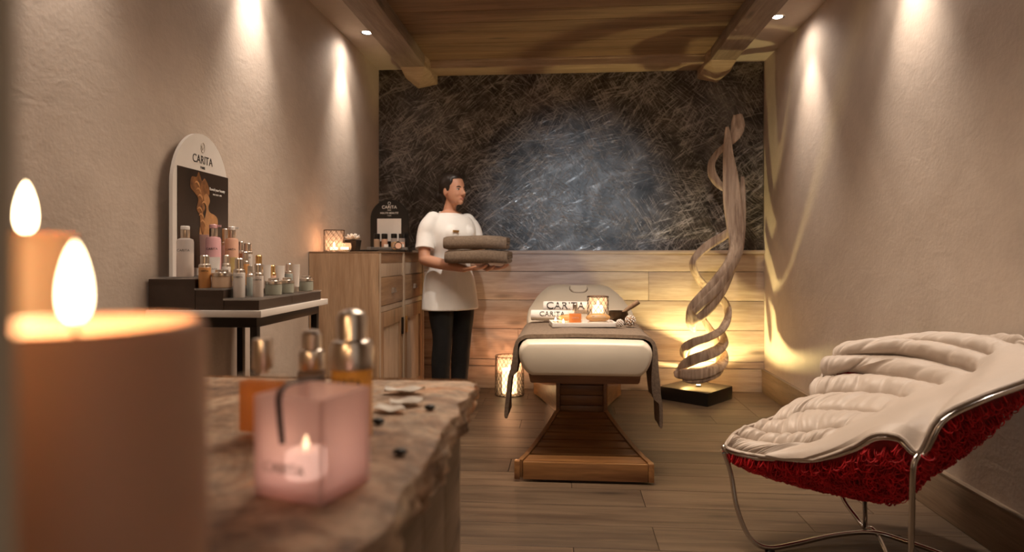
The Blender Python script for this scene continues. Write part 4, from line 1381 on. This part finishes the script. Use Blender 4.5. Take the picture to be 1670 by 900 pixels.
def ribbon(ctrl, name, nper=9, thick=0.020, seed=0, k_w=1.5):
    """ctrl: (crop x, crop y, depth offset, width, roll angle) along a strand; the strand's flat side turns with roll"""
    P = smoothpath([U(1040 + c[0] * 0.577, 160 + c[1] * 0.577, 4.77 + c[2]) for c in ctrl], nper)
    W = smoothpath([(c[3], c[4], 0) for c in ctrl], nper)
    vs, fs = [], []
    nn = 22
    m_ = len(P)
    for i in range(m_):
        tan = (P[min(i + 1, m_ - 1)] - P[max(i - 1, 0)]).normalized()
        cen = Vector((SX, SY, P[i].z))
        rad_ = P[i] - cen
        rad_ = rad_ - tan * rad_.dot(tan)
        if rad_.length < 0.012:
            rad_ = Vector((0, -1, 0)) - tan * tan.dot(Vector((0, -1, 0)))
        face = Vector((0, -1, 0)) - tan * tan.dot(Vector((0, -1, 0)))
        nrm = face.normalized()
        a_ = R(W[i].y)
        bi = tan.cross(nrm).normalized()
        nrm2 = nrm * math.cos(a_) + bi * math.sin(a_)
        bi2 = tan.cross(nrm2).normalized()
        w_ = max(W[i].x * k_w, 0.006) / 2
        u_ = i / (m_ - 1)
        for k in range(nn):
            b_ = 2 * math.pi * k / nn
            cx_, cy_ = math.cos(b_), math.sin(b_)
            x_ = math.copysign(abs(cx_) ** 0.75, cx_) * w_
            y_ = math.copysign(abs(cy_) ** 0.75, cy_) * min(thick, w_) / 2
            g = noise.noise(Vector((x_ * 130, seed * 7.3 + (1 if cy_ > 0 else -1), u_ * len(ctrl) * 0.55))) + 0.5 * noise.noise(Vector((x_ * 300, seed * 3.1, u_ * len(ctrl) * 0.8)))
            y_ += math.copysign(g * 0.0045, cy_) if abs(cy_) > 0.2 else 0
            vs.append(P[i] + bi2 * x_ + nrm2 * y_)
    for i in range(m_ - 1):
        for k in range(nn):
            k2 = (k + 1) % nn
            fs.append((i * nn + k, i * nn + k2, (i + 1) * nn + k2, (i + 1) * nn + k))
    fs += [tuple(reversed(range(nn))), tuple((m_ - 1) * nn + k for k in range(nn))]
    return MB().add(vs, fs).build(name, M['drift'], t, 50, world=True)


# the broad trunk: from its split tip down, leaning to the front left, then curling away behind
ribbon([(253, 82, 0.0, 0.016, 0), (254, 110, 0.0, 0.032, 5), (256, 160, -0.01, 0.048, 10), (262, 220, -0.02, 0.070, 10), (268, 290, -0.03, 0.086, 8), (276, 360, -0.04, 0.082, 5), (279, 420, -0.06, 0.070, -10), (262, 470, -0.08, 0.070, -20),
        (232, 525, -0.10, 0.095, -12), (198, 570, -0.10, 0.110, -5), (168, 603, -0.08, 0.100, 10), (152, 632, -0.03, 0.060, 40), (156, 655, 0.03, 0.035, 60)], 'trunk_strand', thick=0.040, seed=1)
# second ridge with its own peak on the trunk's right
ribbon([(296, 222, -0.01, 0.016, 0), (296, 260, -0.02, 0.028, 0), (295, 320, -0.03, 0.036, 5), (292, 380, -0.05, 0.040, 0), (284, 435, -0.07, 0.042, -10), (262, 480, -0.09, 0.045, -15), (232, 530, -0.11, 0.045, -15), (190, 575, -0.115, 0.04, -5), (160, 605, -0.09, 0.03, 5)], 'ridge_strand', thick=0.030, seed=2)
# upper loop: from the highest tip round the left and back into the trunk
ribbon([(286, 46, 0.03, 0.030, 0), (288, 75, 0.02, 0.050, 5), (278, 105, 0.0, 0.045, 15), (252, 132, 0.02, 0.036, 30), (226, 155, 0.05, 0.036, 45), (209, 185, 0.07, 0.044, 55), (212, 218, 0.07, 0.048, 50), (232, 245, 0.05, 0.040, 35), (258, 262, 0.02, 0.030, 20), (280, 285, 0.0, 0.02, 10)], 'upper_loop', thick=0.016, seed=3)
ribbon([(274, 48, 0.035, 0.014, 0), (272, 70, 0.03, 0.026, 5), (270, 95, 0.02, 0.028, 10), (258, 125, 0.02, 0.022, 20)], 'tip_splinter', thick=0.016, seed=4)
# middle loop, sweeping left and under to the right
ribbon([(275, 362, -0.02, 0.035, -10), (245, 388, 0.0, 0.046, 0), (205, 412, 0.03, 0.050, 15), (172, 440, 0.06, 0.050, 45), (156, 470, 0.08, 0.055, 60), (170, 508, 0.09, 0.055, 55), (200, 540, 0.09, 0.048, 35), (232, 562, 0.07, 0.045, 30), (252, 590, 0.03, 0.050, 50), (254, 622, -0.02, 0.050, 60), (236, 655, -0.07, 0.042, 25), (200, 676, -0.10, 0.044, 5), (160, 690, -0.08, 0.050, 5), (134, 706, -0.03, 0.050, 30), (128, 730, 0.03, 0.045, 60)], 'middle_loop', thick=0.018, seed=5, k_w=1.3)
# inner blade seen lit between the coils
ribbon([(178, 610, 0.08, 0.03, 10), (195, 640, 0.09, 0.06, 5), (215, 672, 0.09, 0.075, 0), (226, 705, 0.08, 0.07, -5), (228, 740, 0.05, 0.06, -10), (215, 775, 0.02, 0.05, -10)], 'inner_blade', thick=0.014, seed=6, k_w=0.8)
# lower coils
ribbon([(238, 660, 0.06, 0.03, 30), (244, 690, -0.01, 0.050, 40), (225, 712, -0.07, 0.058, 15), (190, 728, -0.10, 0.062, 5), (152, 742, -0.08, 0.060, 8), (126, 760, -0.03, 0.050, 40), (124, 780, 0.05, 0.045, 60), (160, 775, 0.11, 0.045, 10)], 'lower_coil', thick=0.020, seed=7, k_w=1.3)
ribbon([(228, 700, 0.08, 0.03, 20), (243, 722, 0.02, 0.045, 45), (240, 748, -0.05, 0.055, 30), (212, 768, -0.10, 0.060, 10), (170, 780, -0.11, 0.062, 0), (132, 780, -0.07, 0.058, 8), (112, 778, 0.0, 0.045, 35), (120, 760, 0.06, 0.035, 50)], 'lower_coil', thick=0.022, seed=8, k_w=1.3)
ribbon([(240, 752, -0.02, 0.035, 30), (228, 776, -0.08, 0.040, 15), (195, 792, -0.10, 0.042, 5), (158, 797, -0.09, 0.045, 0), (128, 792, -0.05, 0.035, 10)], 'foot_coil', thick=0.026, seed=9, k_w=1.15)
up = thing('plinth_spotlight', 'small bright spotlight set in the black plinth under the driftwood', 'spotlight', (SX + 0.015, SY + 0.005, SZ))
MB().lathe([(0.020, 0), (0.022, 0.002), (0.022, 0.010), (0.017, 0.011), (0.016, 0.008)], n=20, cap=False).build('rim', M['frame'], up)
MB().lathe([(0.016, 0.003), (0.016, 0.008), (0.001, 0.009)], n=16).build('lens', glow('uplight_lens', (1.0, 0.86, 0.5), 60.0), up)
lamp('uplight_beam', 'SPOT', (0, 0, 0.016), SCULPT_W, SCULPT_COL, 0.008, parent=up, target=(0.0, 0.0, 1.0), size=158, blend=0.25)

# ================================================================== RED LOUNGE CHAIR
t = thing('lounge_chair', 'sculptural lounge chair, cream channelled leather above shaggy red wool loops', 'armchair', (1.05, 2.2, 0))
ROWS = [
    [(1182, 727, 2.37), (1188, 733, 2.36), (1208, 739, 2.33), (1240, 745, 2.28), (1285, 749, 2.22), (1328, 750, 2.15)],
    [(1198, 708, 2.42), (1232, 722, 2.37), (1288, 728, 2.27), (1330, 725, 2.22), (1352, 728, 2.14), (1364, 740, 2.10)],
    [(1222, 697, 2.46), (1262, 710, 2.39), (1310, 706, 2.32), (1376, 700, 2.22), (1398, 706, 2.10), (1397, 727, 2.05)],
    [(1252, 687, 2.50), (1282, 684, 2.46), (1330, 668, 2.44), (1430, 674, 2.24), (1448, 686, 2.06), (1428, 710, 1.99)],
    [(1318, 656, 2.58), (1330, 644, 2.55), (1397, 640, 2.47), (1475, 648, 2.28), (1492, 672, 2.02), (1466, 713, 1.94)],
    [(1342, 616, 2.62), (1350, 612, 2.60), (1417, 608, 2.52), (1530, 627, 2.24), (1536, 660, 2.00), (1499, 738, 1.90)],
    [(1358, 585, 2.64), (1370, 578, 2.60), (1480, 580, 2.44), (1586, 606, 2.17), (1590, 628, 2.00), (1532, 683, 1.875)],
    [(1385, 569, 2.64), (1440, 557, 2.55), (1520, 556, 2.38), (1612, 577, 2.15), (1634, 600, 2.00), (1595, 650, 1.86)],
    [(1440, 564, 2.62), (1540, 558, 2.42), (1600, 556, 2.28), (1652, 562, 2.11), (1676, 590, 1.98), (1660, 626, 1.86)],
    [(1490, 580, 2.56), (1585, 566, 2.36), (1640, 558, 2.18), (1690, 566, 2.01), (1708, 588, 1.94), (1706, 607, 1.88)],
]
P3 = [[U(*c) for c in row] for row in ROWS]
NT = 56
NV = 18                                              # samples per channel
lines = [smoothpath(r_, 32) for r_ in P3]            # along each seam
cols = []
nl = len(lines[0])
grid = []                                            # rows of the cushion surface
colpaths = [smoothpath([lines[j][i] for j in range(len(lines))], NV) for i in range(nl)]
nv_tot = len(colpaths[0])
S0 = [[colpaths[i][j] for i in range(nl)] for j in range(nv_tot)]
NRM = []
for j in range(nv_tot):
    rr = []
    for i in range(nl):
        du = S0[j][min(i + 1, nl - 1)] - S0[j][max(i - 1, 0)]
        dv = S0[min(j + 1, nv_tot - 1)][i] - S0[max(j - 1, 0)][i]
        n_ = du.cross(dv)
        if n_.length < 1e-9:
            n_ = Vector((0, 0, 1))
        n_.normalize()
        if n_.z < 0 and abs(n_.z) > 0.15:
            n_ = -n_
        rr.append(n_)
    NRM.append(rr)
TOP = []
rnd = random.Random(5)
for j in range(nv_tot):
    f = (j % NV) / NV
    band = j // NV
    for i in range(nl):
        u = i / (nl - 1)
        ch = math.sin(math.pi * f) ** 0.38 if 0 < f < 1 else 0.0
        # channels fade out on the smooth wing towards the near rim, and at the far rim
        wing = 1 - min(1, max(0, (u - 0.60) / 0.05))
        left = min(1, u / 0.03 + 0.35)
        amp = 0.056 * wing * left
        base = 0.016 * min(1, (1 - u) / 0.10 + 0.18) * (0.35 + 0.65 * min(1, u / 0.05))
        # pleats across the channels
        ph = noise.noise(Vector((band * 7.1, u * 5.0, 0.3)))
        pleat = abs(math.sin((u * 30 + ph * 2.5 + band * 1.3))) ** 0.35
        wr = noise.noise(Vector((u * 90 + (f - 0.5) * 3 * math.sin(band * 2 + u * 9), band * 3.3, f * 1.5))) * 0.0075 * (1.25 - ch) + noise.noise(Vector((u * 38, band * 5.3, f * 2.5))) * 0.004
        h_ = base + amp * (ch * (0.70 + 0.30 * pleat) - 0.78) + wr * wing * ch ** 0.5
        # cross stitches
        TOP.append(S0[j][i] + NRM[j][i] * h_)
vs = [p_.copy() for p_ in TOP]
nTop = len(vs)
vs += [S0[j][i] - NRM[j][i] * (0.012 + 0.034 * min(1, min(i, j, nv_tot - 1 - j) / 8) * max(0, min(1, (0.68 - i / (nl - 1)) / 0.08))) for j in range(nv_tot) for i in range(nl)]
fs = []
for j in range(nv_tot - 1):
    for i in range(nl - 1):
        q_ = j * nl + i
        fs.append((q_, q_ + 1, q_ + nl + 1, q_ + nl))
        fs.append((nTop + q_, nTop + q_ + nl, nTop + q_ + nl + 1, nTop + q_ + 1))
loop = [i for i in range(nl)] + [(j + 1) * nl + nl - 1 for j in range(nv_tot - 1)] + [(nv_tot - 1) * nl + i for i in range(nl - 2, -1, -1)] + [j * nl for j in range(nv_tot - 2, 0, -1)]
for k in range(len(loop)):
    a_, b_ = loop[k], loop[(k + 1) % len(loop)]
    fs.append((a_, b_, nTop + b_, nTop + a_))
MB().add(vs, fs).build('seat_cushion', M['leather'], t, 180, world=True)
rim = [S0[k // nl][k % nl] - NRM[k // nl][k % nl] * 0.010 for k in loop]
MB().tube(rim[::4], 0.0085, 8, closed=True).build('chrome_rim', M['chrome'], t, 60, world=True)
inner = [S0[k // nl][k % nl] + NRM[k // nl][k % nl] * 0.006 for k in loop]
MB().tube(inner[::4], 0.0055, 6, closed=True).build('piping', M['leather'], t, 60, world=True)
# the shell under the cushion
C0 = U(1435, 800, 2.16)
C0.z = 0.25
shell = []
ns = 14
rr_ = rim[::6]
for s in range(ns + 1):
    u = s / ns
    row = []
    for p_ in rr_:
        hx, vz = 1 - math.cos(u * math.pi / 2), math.sin(u * math.pi / 2)
        hx = lerp(hx, u, 0.35)
        vz = lerp(vz, u, 0.25)
        kk = min(1, max(0, (p_.z - 0.46) / 0.18))
        hx = lerp(hx, u ** 0.8, kk * 0.55)
        vz = lerp(vz, u ** 1.1, kk * 0.55)
        row.append(Vector((lerp(p_.x, C0.x, hx), lerp(p_.y, C0.y, hx), lerp(p_.z - 0.006, C0.z, vz))))
    shell.append(row)
nrr = len(rr_)
vs = [p_ for row in shell for p_ in row]
fs = []
for s in range(ns):
    for k in range(nrr):
        k2 = (k + 1) % nrr
        fs.append((s * nrr + k, s * nrr + k2, (s + 1) * nrr + k2, (s + 1) * nrr + k))
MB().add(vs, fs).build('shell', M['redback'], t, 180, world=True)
lv, lf = [], []
rnd = random.Random(11)


def shell_at(u, k):
    s = min(int(u * ns), ns - 1)
    f = u * ns - s
    return shell[s][k % nrr].lerp(shell[s + 1][k % nrr], f)


made = 0
for _ in range(8000):
    k = rnd.randrange(nrr)
    u = rnd.random() ** 0.75 * 0.97 + 0.02
    p_ = shell_at(u, k)
    # spread evenly over the area: rings shrink towards the middle
    if rnd.random() > (1 - u) * 1.15 + 0.10:
        continue
    pu = shell_at(min(u + 0.04, 0.999), k) - p_
    pk = shell_at(u, k + 1) - p_
    n_ = pu.cross(pk)
    if n_.length < 1e-10:
        continue
    n_.normalize()
    if n_.dot(p_ - Vector((C0.x, C0.y, 0.45))) < 0:
        n_ = -n_
    p_ = p_ + pk * rnd.random()
    r_ = rnd.uniform(0.009, 0.017)
    ax = (Vector((rnd.uniform(-1, 1), rnd.uniform(-1, 1), rnd.uniform(-1, 0.2)))).normalized()
    tg = (ax - n_ * ax.dot(n_))
    if tg.length < 1e-4:
        continue
    tg.normalize()
    nd = (n_ * rnd.uniform(0.55, 1.0) + Vector((0, 0, -rnd.uniform(0.1, 0.7)))).normalized()
    pts = []
    seg = 8
    for q_ in range(seg + 1):
        b_ = math.pi * (-0.15 + 1.3 * q_ / seg)
        pts.append(p_ + tg * (r_ * math.cos(b_)) + nd * (r_ * 1.25 * (math.sin(b_) + 0.30)))
    b0 = len(lv)
    side = tg.cross(nd).normalized()
    th_ = 0.0021
    for q_, w_ in enumerate(pts):
        out = (w_ - (p_ + nd * r_ * 0.5)).normalized()
        lv += [w_ + side * th_, w_ + out * th_ * 1.2, w_ - side * th_]
    for q_ in range(seg):
        for e_ in range(3):
            e2 = (e_ + 1) % 3
            lf.append((b0 + q_ * 3 + e_, b0 + q_ * 3 + e2, b0 + (q_ + 1) * 3 + e2, b0 + (q_ + 1) * 3 + e_))
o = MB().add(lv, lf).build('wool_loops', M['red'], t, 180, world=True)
o['kind'] = 'stuff'
LR = 0.0085
FL = [U(1181, 738, 2.35), U(1192, 772, 2.35), U(1202, 828, 2.33), U(1222, 875, 2.31), U(1252, 893, 2.30), U(1300, 886, 2.33), U(1360, 873, 2.37), U(1422, 868, 2.38), U(1475, 882, 2.33), U(1540, 905, 2.24), U(1590, 932, 2.14)]
for p_ in FL:
    p_.z = max(p_.z, LR + 0.001)
MB().tube(smoothpath(FL, 8), LR, 10).build('front_leg', M['chrome'], t, 60, world=True)
NB = U(1482, 980, 1.93)
NLg = [U(1498, 742, 1.89), U(1489, 765, 1.885), U(1487, 850, 1.90), U(1484, 940, 1.92), Vector((NB.x, NB.y, 0.03)), Vector((NB.x - 0.01, NB.y + 0.04, LR + 0.001)), U(1448, 912, 2.22), U(1432, 872, 2.38)]
NLg[6].z = max(NLg[6].z, 0.016)
MB().tube(smoothpath(NLg, 8), LR, 10).build('side_leg', M['chrome'], t, 60, world=True)
hub = U(1410, 860, 2.42)
MB().tube(smoothpath([U(1432, 872, 2.38), U(1422, 862, 2.40), hub, U(1398, 845, 2.46), U(1375, 812, 2.52), U(1365, 770, 2.56), U(1360, 690, 2.60)], 6), LR, 10).build('far_leg', M['chrome'], t, 60, world=True)
MB().tube([hub + Vector((0, 0, -0.004)), U(1411, 842, 2.40), U(1410, 815, 2.36), U(1412, 790, 2.32)], LR * 0.9, 10).build('seat_stem', M['chrome'], t, 60, world=True)
MB().lathe([(0.016, 0), (0.018, 0.004), (0.010, 0.012)], n=16, c=(U(1256, 893, 2.30).x, U(1256, 893, 2.30).y, 0.0)).build('glide', M['frame'], t, world=True)
MB().lathe([(0.016, 0), (0.018, 0.004), (0.010, 0.012)], n=16, c=(NB.x - 0.01, NB.y + 0.04, 0.0)).build('glide', M['frame'], t, world=True)

# ================================================================== WOMAN
WX, WY, PH = -0.800, 4.60, R(-42)
t = thing('person', 'standing person in a white short-sleeved tunic and black trousers carrying folded towels', 'person', (WX, WY, 0), PH)
# local axes: +x where she faces, +y her left, +z up


def limb(mb, pts, rads, n=16, flat=1.0):
    path = smoothpath(pts, 6)
    rr = [v.x for v in smoothpath([(r_, 0, 0) for r_ in rads], 6)]
    mb.tube(path, rr, n, flat=flat)
    mb.ball(path[0], rr[0], 14)
    mb.ball(path[-1], rr[-1], 14)


body = MB()
# head: turned a little further to her left than the chest
HT = R(6)
HM = Matrix.Translation((0.035, 0.0, 1.388)) @ Matrix.Rotation(HT, 4, 'Z')


def hp(x, y, z):
    return HM @ Vector((x, y, z))


hd = MB()
hd.ball((-0.012, 0, 0.125), 1.0, 28, squash=(0.094, 0.074, 0.092))
hd.ball((0.022, 0, 0.085), 1.0, 24, squash=(0.068, 0.064, 0.092))
hd.ball((0.040, 0, 0.040), 1.0, 20, squash=(0.046, 0.047, 0.044))
hd.ball((0.066, 0, 0.012), 1.0, 16, squash=(0.022, 0.022, 0.017))
hd.ball((0.062, 0.026, 0.066), 1.0, 14, squash=(0.022, 0.022, 0.022))
hd.ball((0.062, -0.026, 0.066), 1.0, 14, squash=(0.022, 0.022, 0.022))
hd.tube([(0.083, 0, 0.106), (0.092, 0, 0.088), (0.107, 0, 0.069), (0.100, 0, 0.061)], [0.008, 0.009, 0.012, 0.010], 10)
hd.ball((0.094, 0.009, 0.063), 0.009, 10)
hd.ball((0.094, -0.009, 0.063), 0.009, 10)
hd.ball((0.080, 0, 0.040), 1.0, 14, squash=(0.011, 0.021, 0.008))
hd.ball((0.077, 0, 0.031), 1.0, 14, squash=(0.011, 0.018, 0.008))
for s in (-1, 1):
    hd.ball((-0.008, s * 0.073, 0.085), 1.0, 14, squash=(0.018, 0.008, 0.030))
body.add([HM @ p_ for p_ in hd.v], hd.f)
limb(body, [(-0.015, 0, 1.30), (-0.005, 0, 1.36), (0.018, 0, 1.42), (0.022, 0, 1.46)], [0.056, 0.044, 0.042, 0.046], 18)
# trunk
for z, rx, ry, ox in ((1.255, 0.08, 0.14, 0), (1.18, 0.10, 0.15, 0.01), (1.05, 0.09, 0.125, 0.0), (0.93, 0.10, 0.145, 0), (0.85, 0.11, 0.155, -0.01)):
    body.ball((ox, 0, z), 1.0, 20, squash=(rx, ry, 0.10))
for s in (-1, 1):
    limb(body, [(0, s * 0.085, 0.84), (0.015, s * 0.09, 0.64), (0.02, s * 0.085, 0.46), (0.0, s * 0.085, 0.28), (-0.005, s * 0.08, 0.09)], [0.082, 0.075, 0.052, 0.050, 0.034], 18)
    limb(body, [(-0.03, s * 0.08, 0.045), (0.05, s * 0.085, 0.035), (0.14, s * 0.09, 0.024)], [0.038, 0.034, 0.022], 14)


def hand(mb, wrist, fwd, palm_up, thumb_dir, L=0.175):
    """an open hand, palm up, fingers slightly curled upward round the load"""
    f, u, s = Vector(fwd).normalized(), Vector(palm_up).normalized(), Vector(thumb_dir).normalized()
    w_ = Vector(wrist)
    for k in range(4):
        off = (k - 1.5) * 0.019
        base_ = w_ + f * 0.085 - s * off * -1
        mb.tube([w_ + s * off * 0.5, w_ + f * 0.045 + s * off, base_ + s * 0], [0.017, 0.014, 0.012], 10)
        ln = (0.068, 0.078, 0.074, 0.058)[3 - k]
        p0 = w_ + f * 0.078 + s * off
        p1 = p0 + f * ln * 0.45 + u * 0.002
        p2 = p1 + f * ln * 0.33 + u * 0.010
        p3 = p2 + f * ln * 0.22 + u * 0.013
        mb.tube([p0, p1, p2, p3], [0.0098, 0.0088, 0.0082, 0.0066], 10)
        mb.ball(p3, 0.0066, 8)
    q0 = w_ + f * 0.022 + s * 0.022
    q1 = w_ + f * 0.055 + s * 0.050 + u * 0.006
    q2 = w_ + f * 0.085 + s * 0.062 + u * 0.014
    mb.tube([q0, q1, q2], [0.014, 0.0105, 0.008], 10)
    mb.ball(q2, 0.008, 8)


# towels' frame: along world x in front of her
TLw = Vector((-0.565, 4.325, 0.985))          # centre of the stack's underside, world
INV = ROOT[t.name].inverted()
TL = INV @ TLw
wr = INV.to_3x3() @ Vector((1, 0, 0))         # world x in her frame
wy = INV.to_3x3() @ Vector((0, 1, 0))
# right arm (near the camera): elbow at her side, forearm across under the towels
elR = INV @ Vector((-0.945, 4.405, 1.005))
wrR = TL + wr * -0.09 + wy * -0.045 + Vector((0, 0, -0.039))
limb(body, [(0.0, -0.155, 1.262), (-0.01, -0.205, 1.17), elR], [0.042, 0.044, 0.038], 16)
limb(body, [elR, lerp(elR, wrR, 0.35) + Vector((0, 0, -0.004)), wrR], [0.039, 0.039, 0.024], 16)
hand(body, wrR, wr, (0, 0, 1), -wy)
elL = INV @ Vector((-0.62, 4.70, 1.00))
wrL = TL + wr * 0.05 + wy * 0.075 + Vector((0, 0, -0.037))
limb(body, [(0.0, 0.155, 1.262), (0.02, 0.20, 1.16), elL], [0.042, 0.043, 0.037], 16)
limb(body, [elL, lerp(elL, wrL, 0.4), wrL], [0.038, 0.036, 0.024], 16)
hand(body, wrL, (wr * 0.93 - wy * 0.35), (0, 0, 1), wy * -0.93 - wr * 0.35)
bme = remeshed(body, 0.0048, 4, 0.5)
bme.materials.clear()
bme.materials.append(M['skin'])
link('body', bme, t)
# face
for s in (-1, 1):
    fa = MB().ball((0.0735, s * 0.030, 0.098), 1.0, 14, squash=(0.010, 0.0135, 0.0062))
    ew = MB().add([HM @ p_ for p_ in fa.v], fa.f).build('eye', M['eyew'], t, 180)
    fa = MB().ball((0.0815, s * 0.030, 0.098), 1.0, 12, squash=(0.004, 0.0058, 0.0058))
    MB().add([HM @ p_ for p_ in fa.v], fa.f).build('iris', M['hair'], ew, 180)
    br = MB().tube([hp(0.086, s * 0.013, 0.114), hp(0.084, s * 0.028, 0.120), hp(0.073, s * 0.045, 0.116)], [0.003, 0.0034, 0.002], 8).build('eyebrow', M['hair'], t, 180)
    la = MB().tube([hp(0.0835, s * 0.017, 0.1015), hp(0.083, s * 0.030, 0.1055), hp(0.075, s * 0.0435, 0.1015)], [0.0014, 0.0022, 0.0016], 6).build('eyelash', M['hair'], t, 180)
lp = MB()
lp.ball((0.0845, 0, 0.0395), 1.0, 14, squash=(0.0075, 0.0190, 0.0038))
lp.ball((0.0825, 0, 0.0310), 1.0, 14, squash=(0.0078, 0.0165, 0.0045))
MB().add([HM @ p_ for p_ in lp.v], lp.f).build('lips', M['lip'], t, 180)
hr = MB()
hr.ball((-0.026, 0, 0.136), 1.0, 28, squash=(0.092, 0.083, 0.092))
hr.ball((-0.060, 0, 0.105), 1.0, 24, squash=(0.056, 0.066, 0.072))
hr.ball((-0.105, -0.012, 0.060), 1.0, 20, squash=(0.048, 0.050, 0.048))
hr.ball((-0.070, 0, 0.062), 1.0, 20, squash=(0.046, 0.060, 0.055))
hr.ball((0.004, 0.0, 0.178), 1.0, 20, squash=(0.062, 0.064, 0.044))
for s in (-1, 1):
    hr.ball((-0.002, s * 0.055, 0.152), 1.0, 18, squash=(0.048, 0.022, 0.046))
    hr.ball((0.004, s * 0.066, 0.118), 1.0, 14, squash=(0.026, 0.012, 0.034))
hr2 = MB().add([HM @ p_ for p_ in hr.v], hr.f)
hme = remeshed(hr2, 0.005, 3, 0.5)
hme.materials.clear()
hme.materials.append(M['hair'])
link('hair', hme, t)
# tunic: A-line, short sleeves
tu = MB()
secs = [(1.332, 0.052, 0.074, -0.006), (1.318, 0.074, 0.125, -0.008), (1.295, 0.092, 0.172, -0.004), (1.25, 0.112, 0.188, 0.004), (1.19, 0.126, 0.185, 0.014), (1.12, 0.124, 0.172, 0.012), (1.03, 0.102, 0.146, 0.002), (0.95, 0.114, 0.160, -0.004), (0.86, 0.136, 0.190, -0.008), (0.76, 0.146, 0.205, -0.006), (0.655, 0.155, 0.215, -0.002)]
ss = smoothpath([(a_, b_, c_) for a_, b_, c_, d_ in secs], 4)
so = smoothpath([(d_, 0, 0) for *_, d_ in secs], 4)
n = 36
vs, fs = [], []
for i, (zv, o_) in enumerate(zip(ss, so)):
    for k in range(n):
        a_ = 2 * math.pi * k / n
        fold = 1 + 0.018 * math.sin(a_ * 5 + zv.x * 4) * max(0, (1.1 - zv.x))
        c_, s_ = math.cos(a_), math.sin(a_)
        vs.append((o_.x + zv.y * math.copysign(abs(c_) ** 0.9, c_) * fold, zv.z * math.copysign(abs(s_) ** 0.9, s_) * fold, zv.x))
for i in range(len(ss) - 1):
    for k in range(n):
        k2 = (k + 1) % n
        fs.append((i * n + k, i * n + k2, (i + 1) * n + k2, (i + 1) * n + k))
fs += [tuple(range(n)), tuple(reversed([(len(ss) - 1) * n + k for k in range(n)]))]
tu.add(vs, fs)
for s in (-1, 1):
    tu.ball((0.085, s * 0.070, 1.185), 1.0, 18, squash=(0.062, 0.066, 0.066))
for s, el in ((-1, elR), (1, elL)):
    p0 = Vector((0.0, s * 0.150, 1.275))
    mid_ = Vector((-0.01 if s < 0 else 0.02, s * 0.205, 1.17))
    end_ = lerp(mid_, el, 0.55)
    tu.tube(smoothpath([p0, lerp(p0, mid_, 0.5) + Vector((0, s * 0.012, 0.004)), mid_, end_], 5), [v.x for v in smoothpath([(0.058, 0, 0), (0.061, 0, 0), (0.061, 0, 0), (0.063, 0, 0)], 5)], 20)
    tu.ball(p0, 0.060, 16)
tme = remeshed(tu, 0.007, 3, 0.5)
tme.materials.clear()
tme.materials.append(M['tunic'])
tn = link('tunic', tme, t)
MB().box((0.146, -0.095, 1.190), (0.153, -0.045, 1.204), bevel=0.001).build('name_badge', M['gold'], tn)
for s, el in ((-1, elR), (1, elL)):
    mid_ = Vector((-0.01 if s < 0 else 0.02, s * 0.205, 1.17))
    MB().tube([lerp(mid_, el, 0.40), lerp(mid_, el, 0.57)], [0.0635, 0.0650], 24).build('sleeve_cuff', M['tunic'], tn)
MB().tube([(-0.008 + 0.060 * math.cos(k / 24 * 6.2832), 0.076 * math.sin(k / 24 * 6.2832), 1.330 - 0.008 * math.cos(k / 24 * 6.2832)) for k in range(24)], 0.006, 8, closed=True).build('neck_binding', M['tunic'], tn)
em = MB()
for k in range(3):
    em.ball((0.122 - 0.004 * k, 0.072 + 0.010 * k, 1.232 - 0.010 * (k % 2)), 0.006, 8, squash=(0.5, 1.4, 0.7))
em.build('embroidered_emblem', M['ink'], tn, 180)
tr = MB()
for s in (-1, 1):
    limb(tr, [(0, s * 0.085, 0.86), (0.015, s * 0.092, 0.64), (0.02, s * 0.086, 0.46), (0.002, s * 0.086, 0.28), (-0.005, s * 0.081, 0.085)], [0.100, 0.088, 0.068, 0.066, 0.056], 20)
trm = remeshed(tr, 0.008, 2, 0.5)
trm.materials.clear()
trm.materials.append(M['trouser'])
link('trousers', trm, t)
for s in (-1, 1):
    sh = MB()
    limb(sh, [(-0.035, s * 0.08, 0.045), (0.05, s * 0.085, 0.040), (0.145, s * 0.09, 0.030)], [0.044, 0.040, 0.029], 16)
    sme = remeshed(sh, 0.006, 2)
    for v in sme.vertices:
        v.co.z = max(v.co.z, 0.001)
    sme.materials.clear()
    sme.materials.append(M['black'])
    link('shoe', sme, t)

# the two folded towels on her hands
for k in range(2):
    z0 = TLw.z + 0.092 * k
    o = thing('folded_towel', ('lower' if k == 0 else 'upper') + ' folded taupe bath towel of the pair carried by the person', 'towel', (TLw.x + 0.004 - 0.012 * k, TLw.y, z0), R(-4 + 3 * k), group='folded towels in the person\'s hands')
    hh = 0.0415
    prof = [(0.10, 0.013), (-0.085, 0.012), (-0.118, 0.022), (-0.122, 0.042), (-0.112, 0.062), (-0.085, 0.070), (0.085, 0.070), (0.108, 0.062), (0.112, 0.050), (0.100, 0.042), (-0.070, 0.041)]
    pp = [(v.x, v.y) for v in smoothpath([(a_, b_, 0) for a_, b_ in prof], 5)]
    fm = MB().strip(pp, 0.026, -0.205, 0.205, 24, plane='yz', wob=0.006)
    for v in fm.v:
        e_ = max(0, abs(v.x) / 0.205 - 0.86) / 0.14
        v.z = 0.042 + (v.z - 0.042) * (1 - 0.16 * e_ ** 2) - 0.006 * (v.x / 0.205) ** 2
        v.y *= 1 - 0.07 * e_ ** 2
    fm.build('terry_folds', M['towelb'], o, 60)
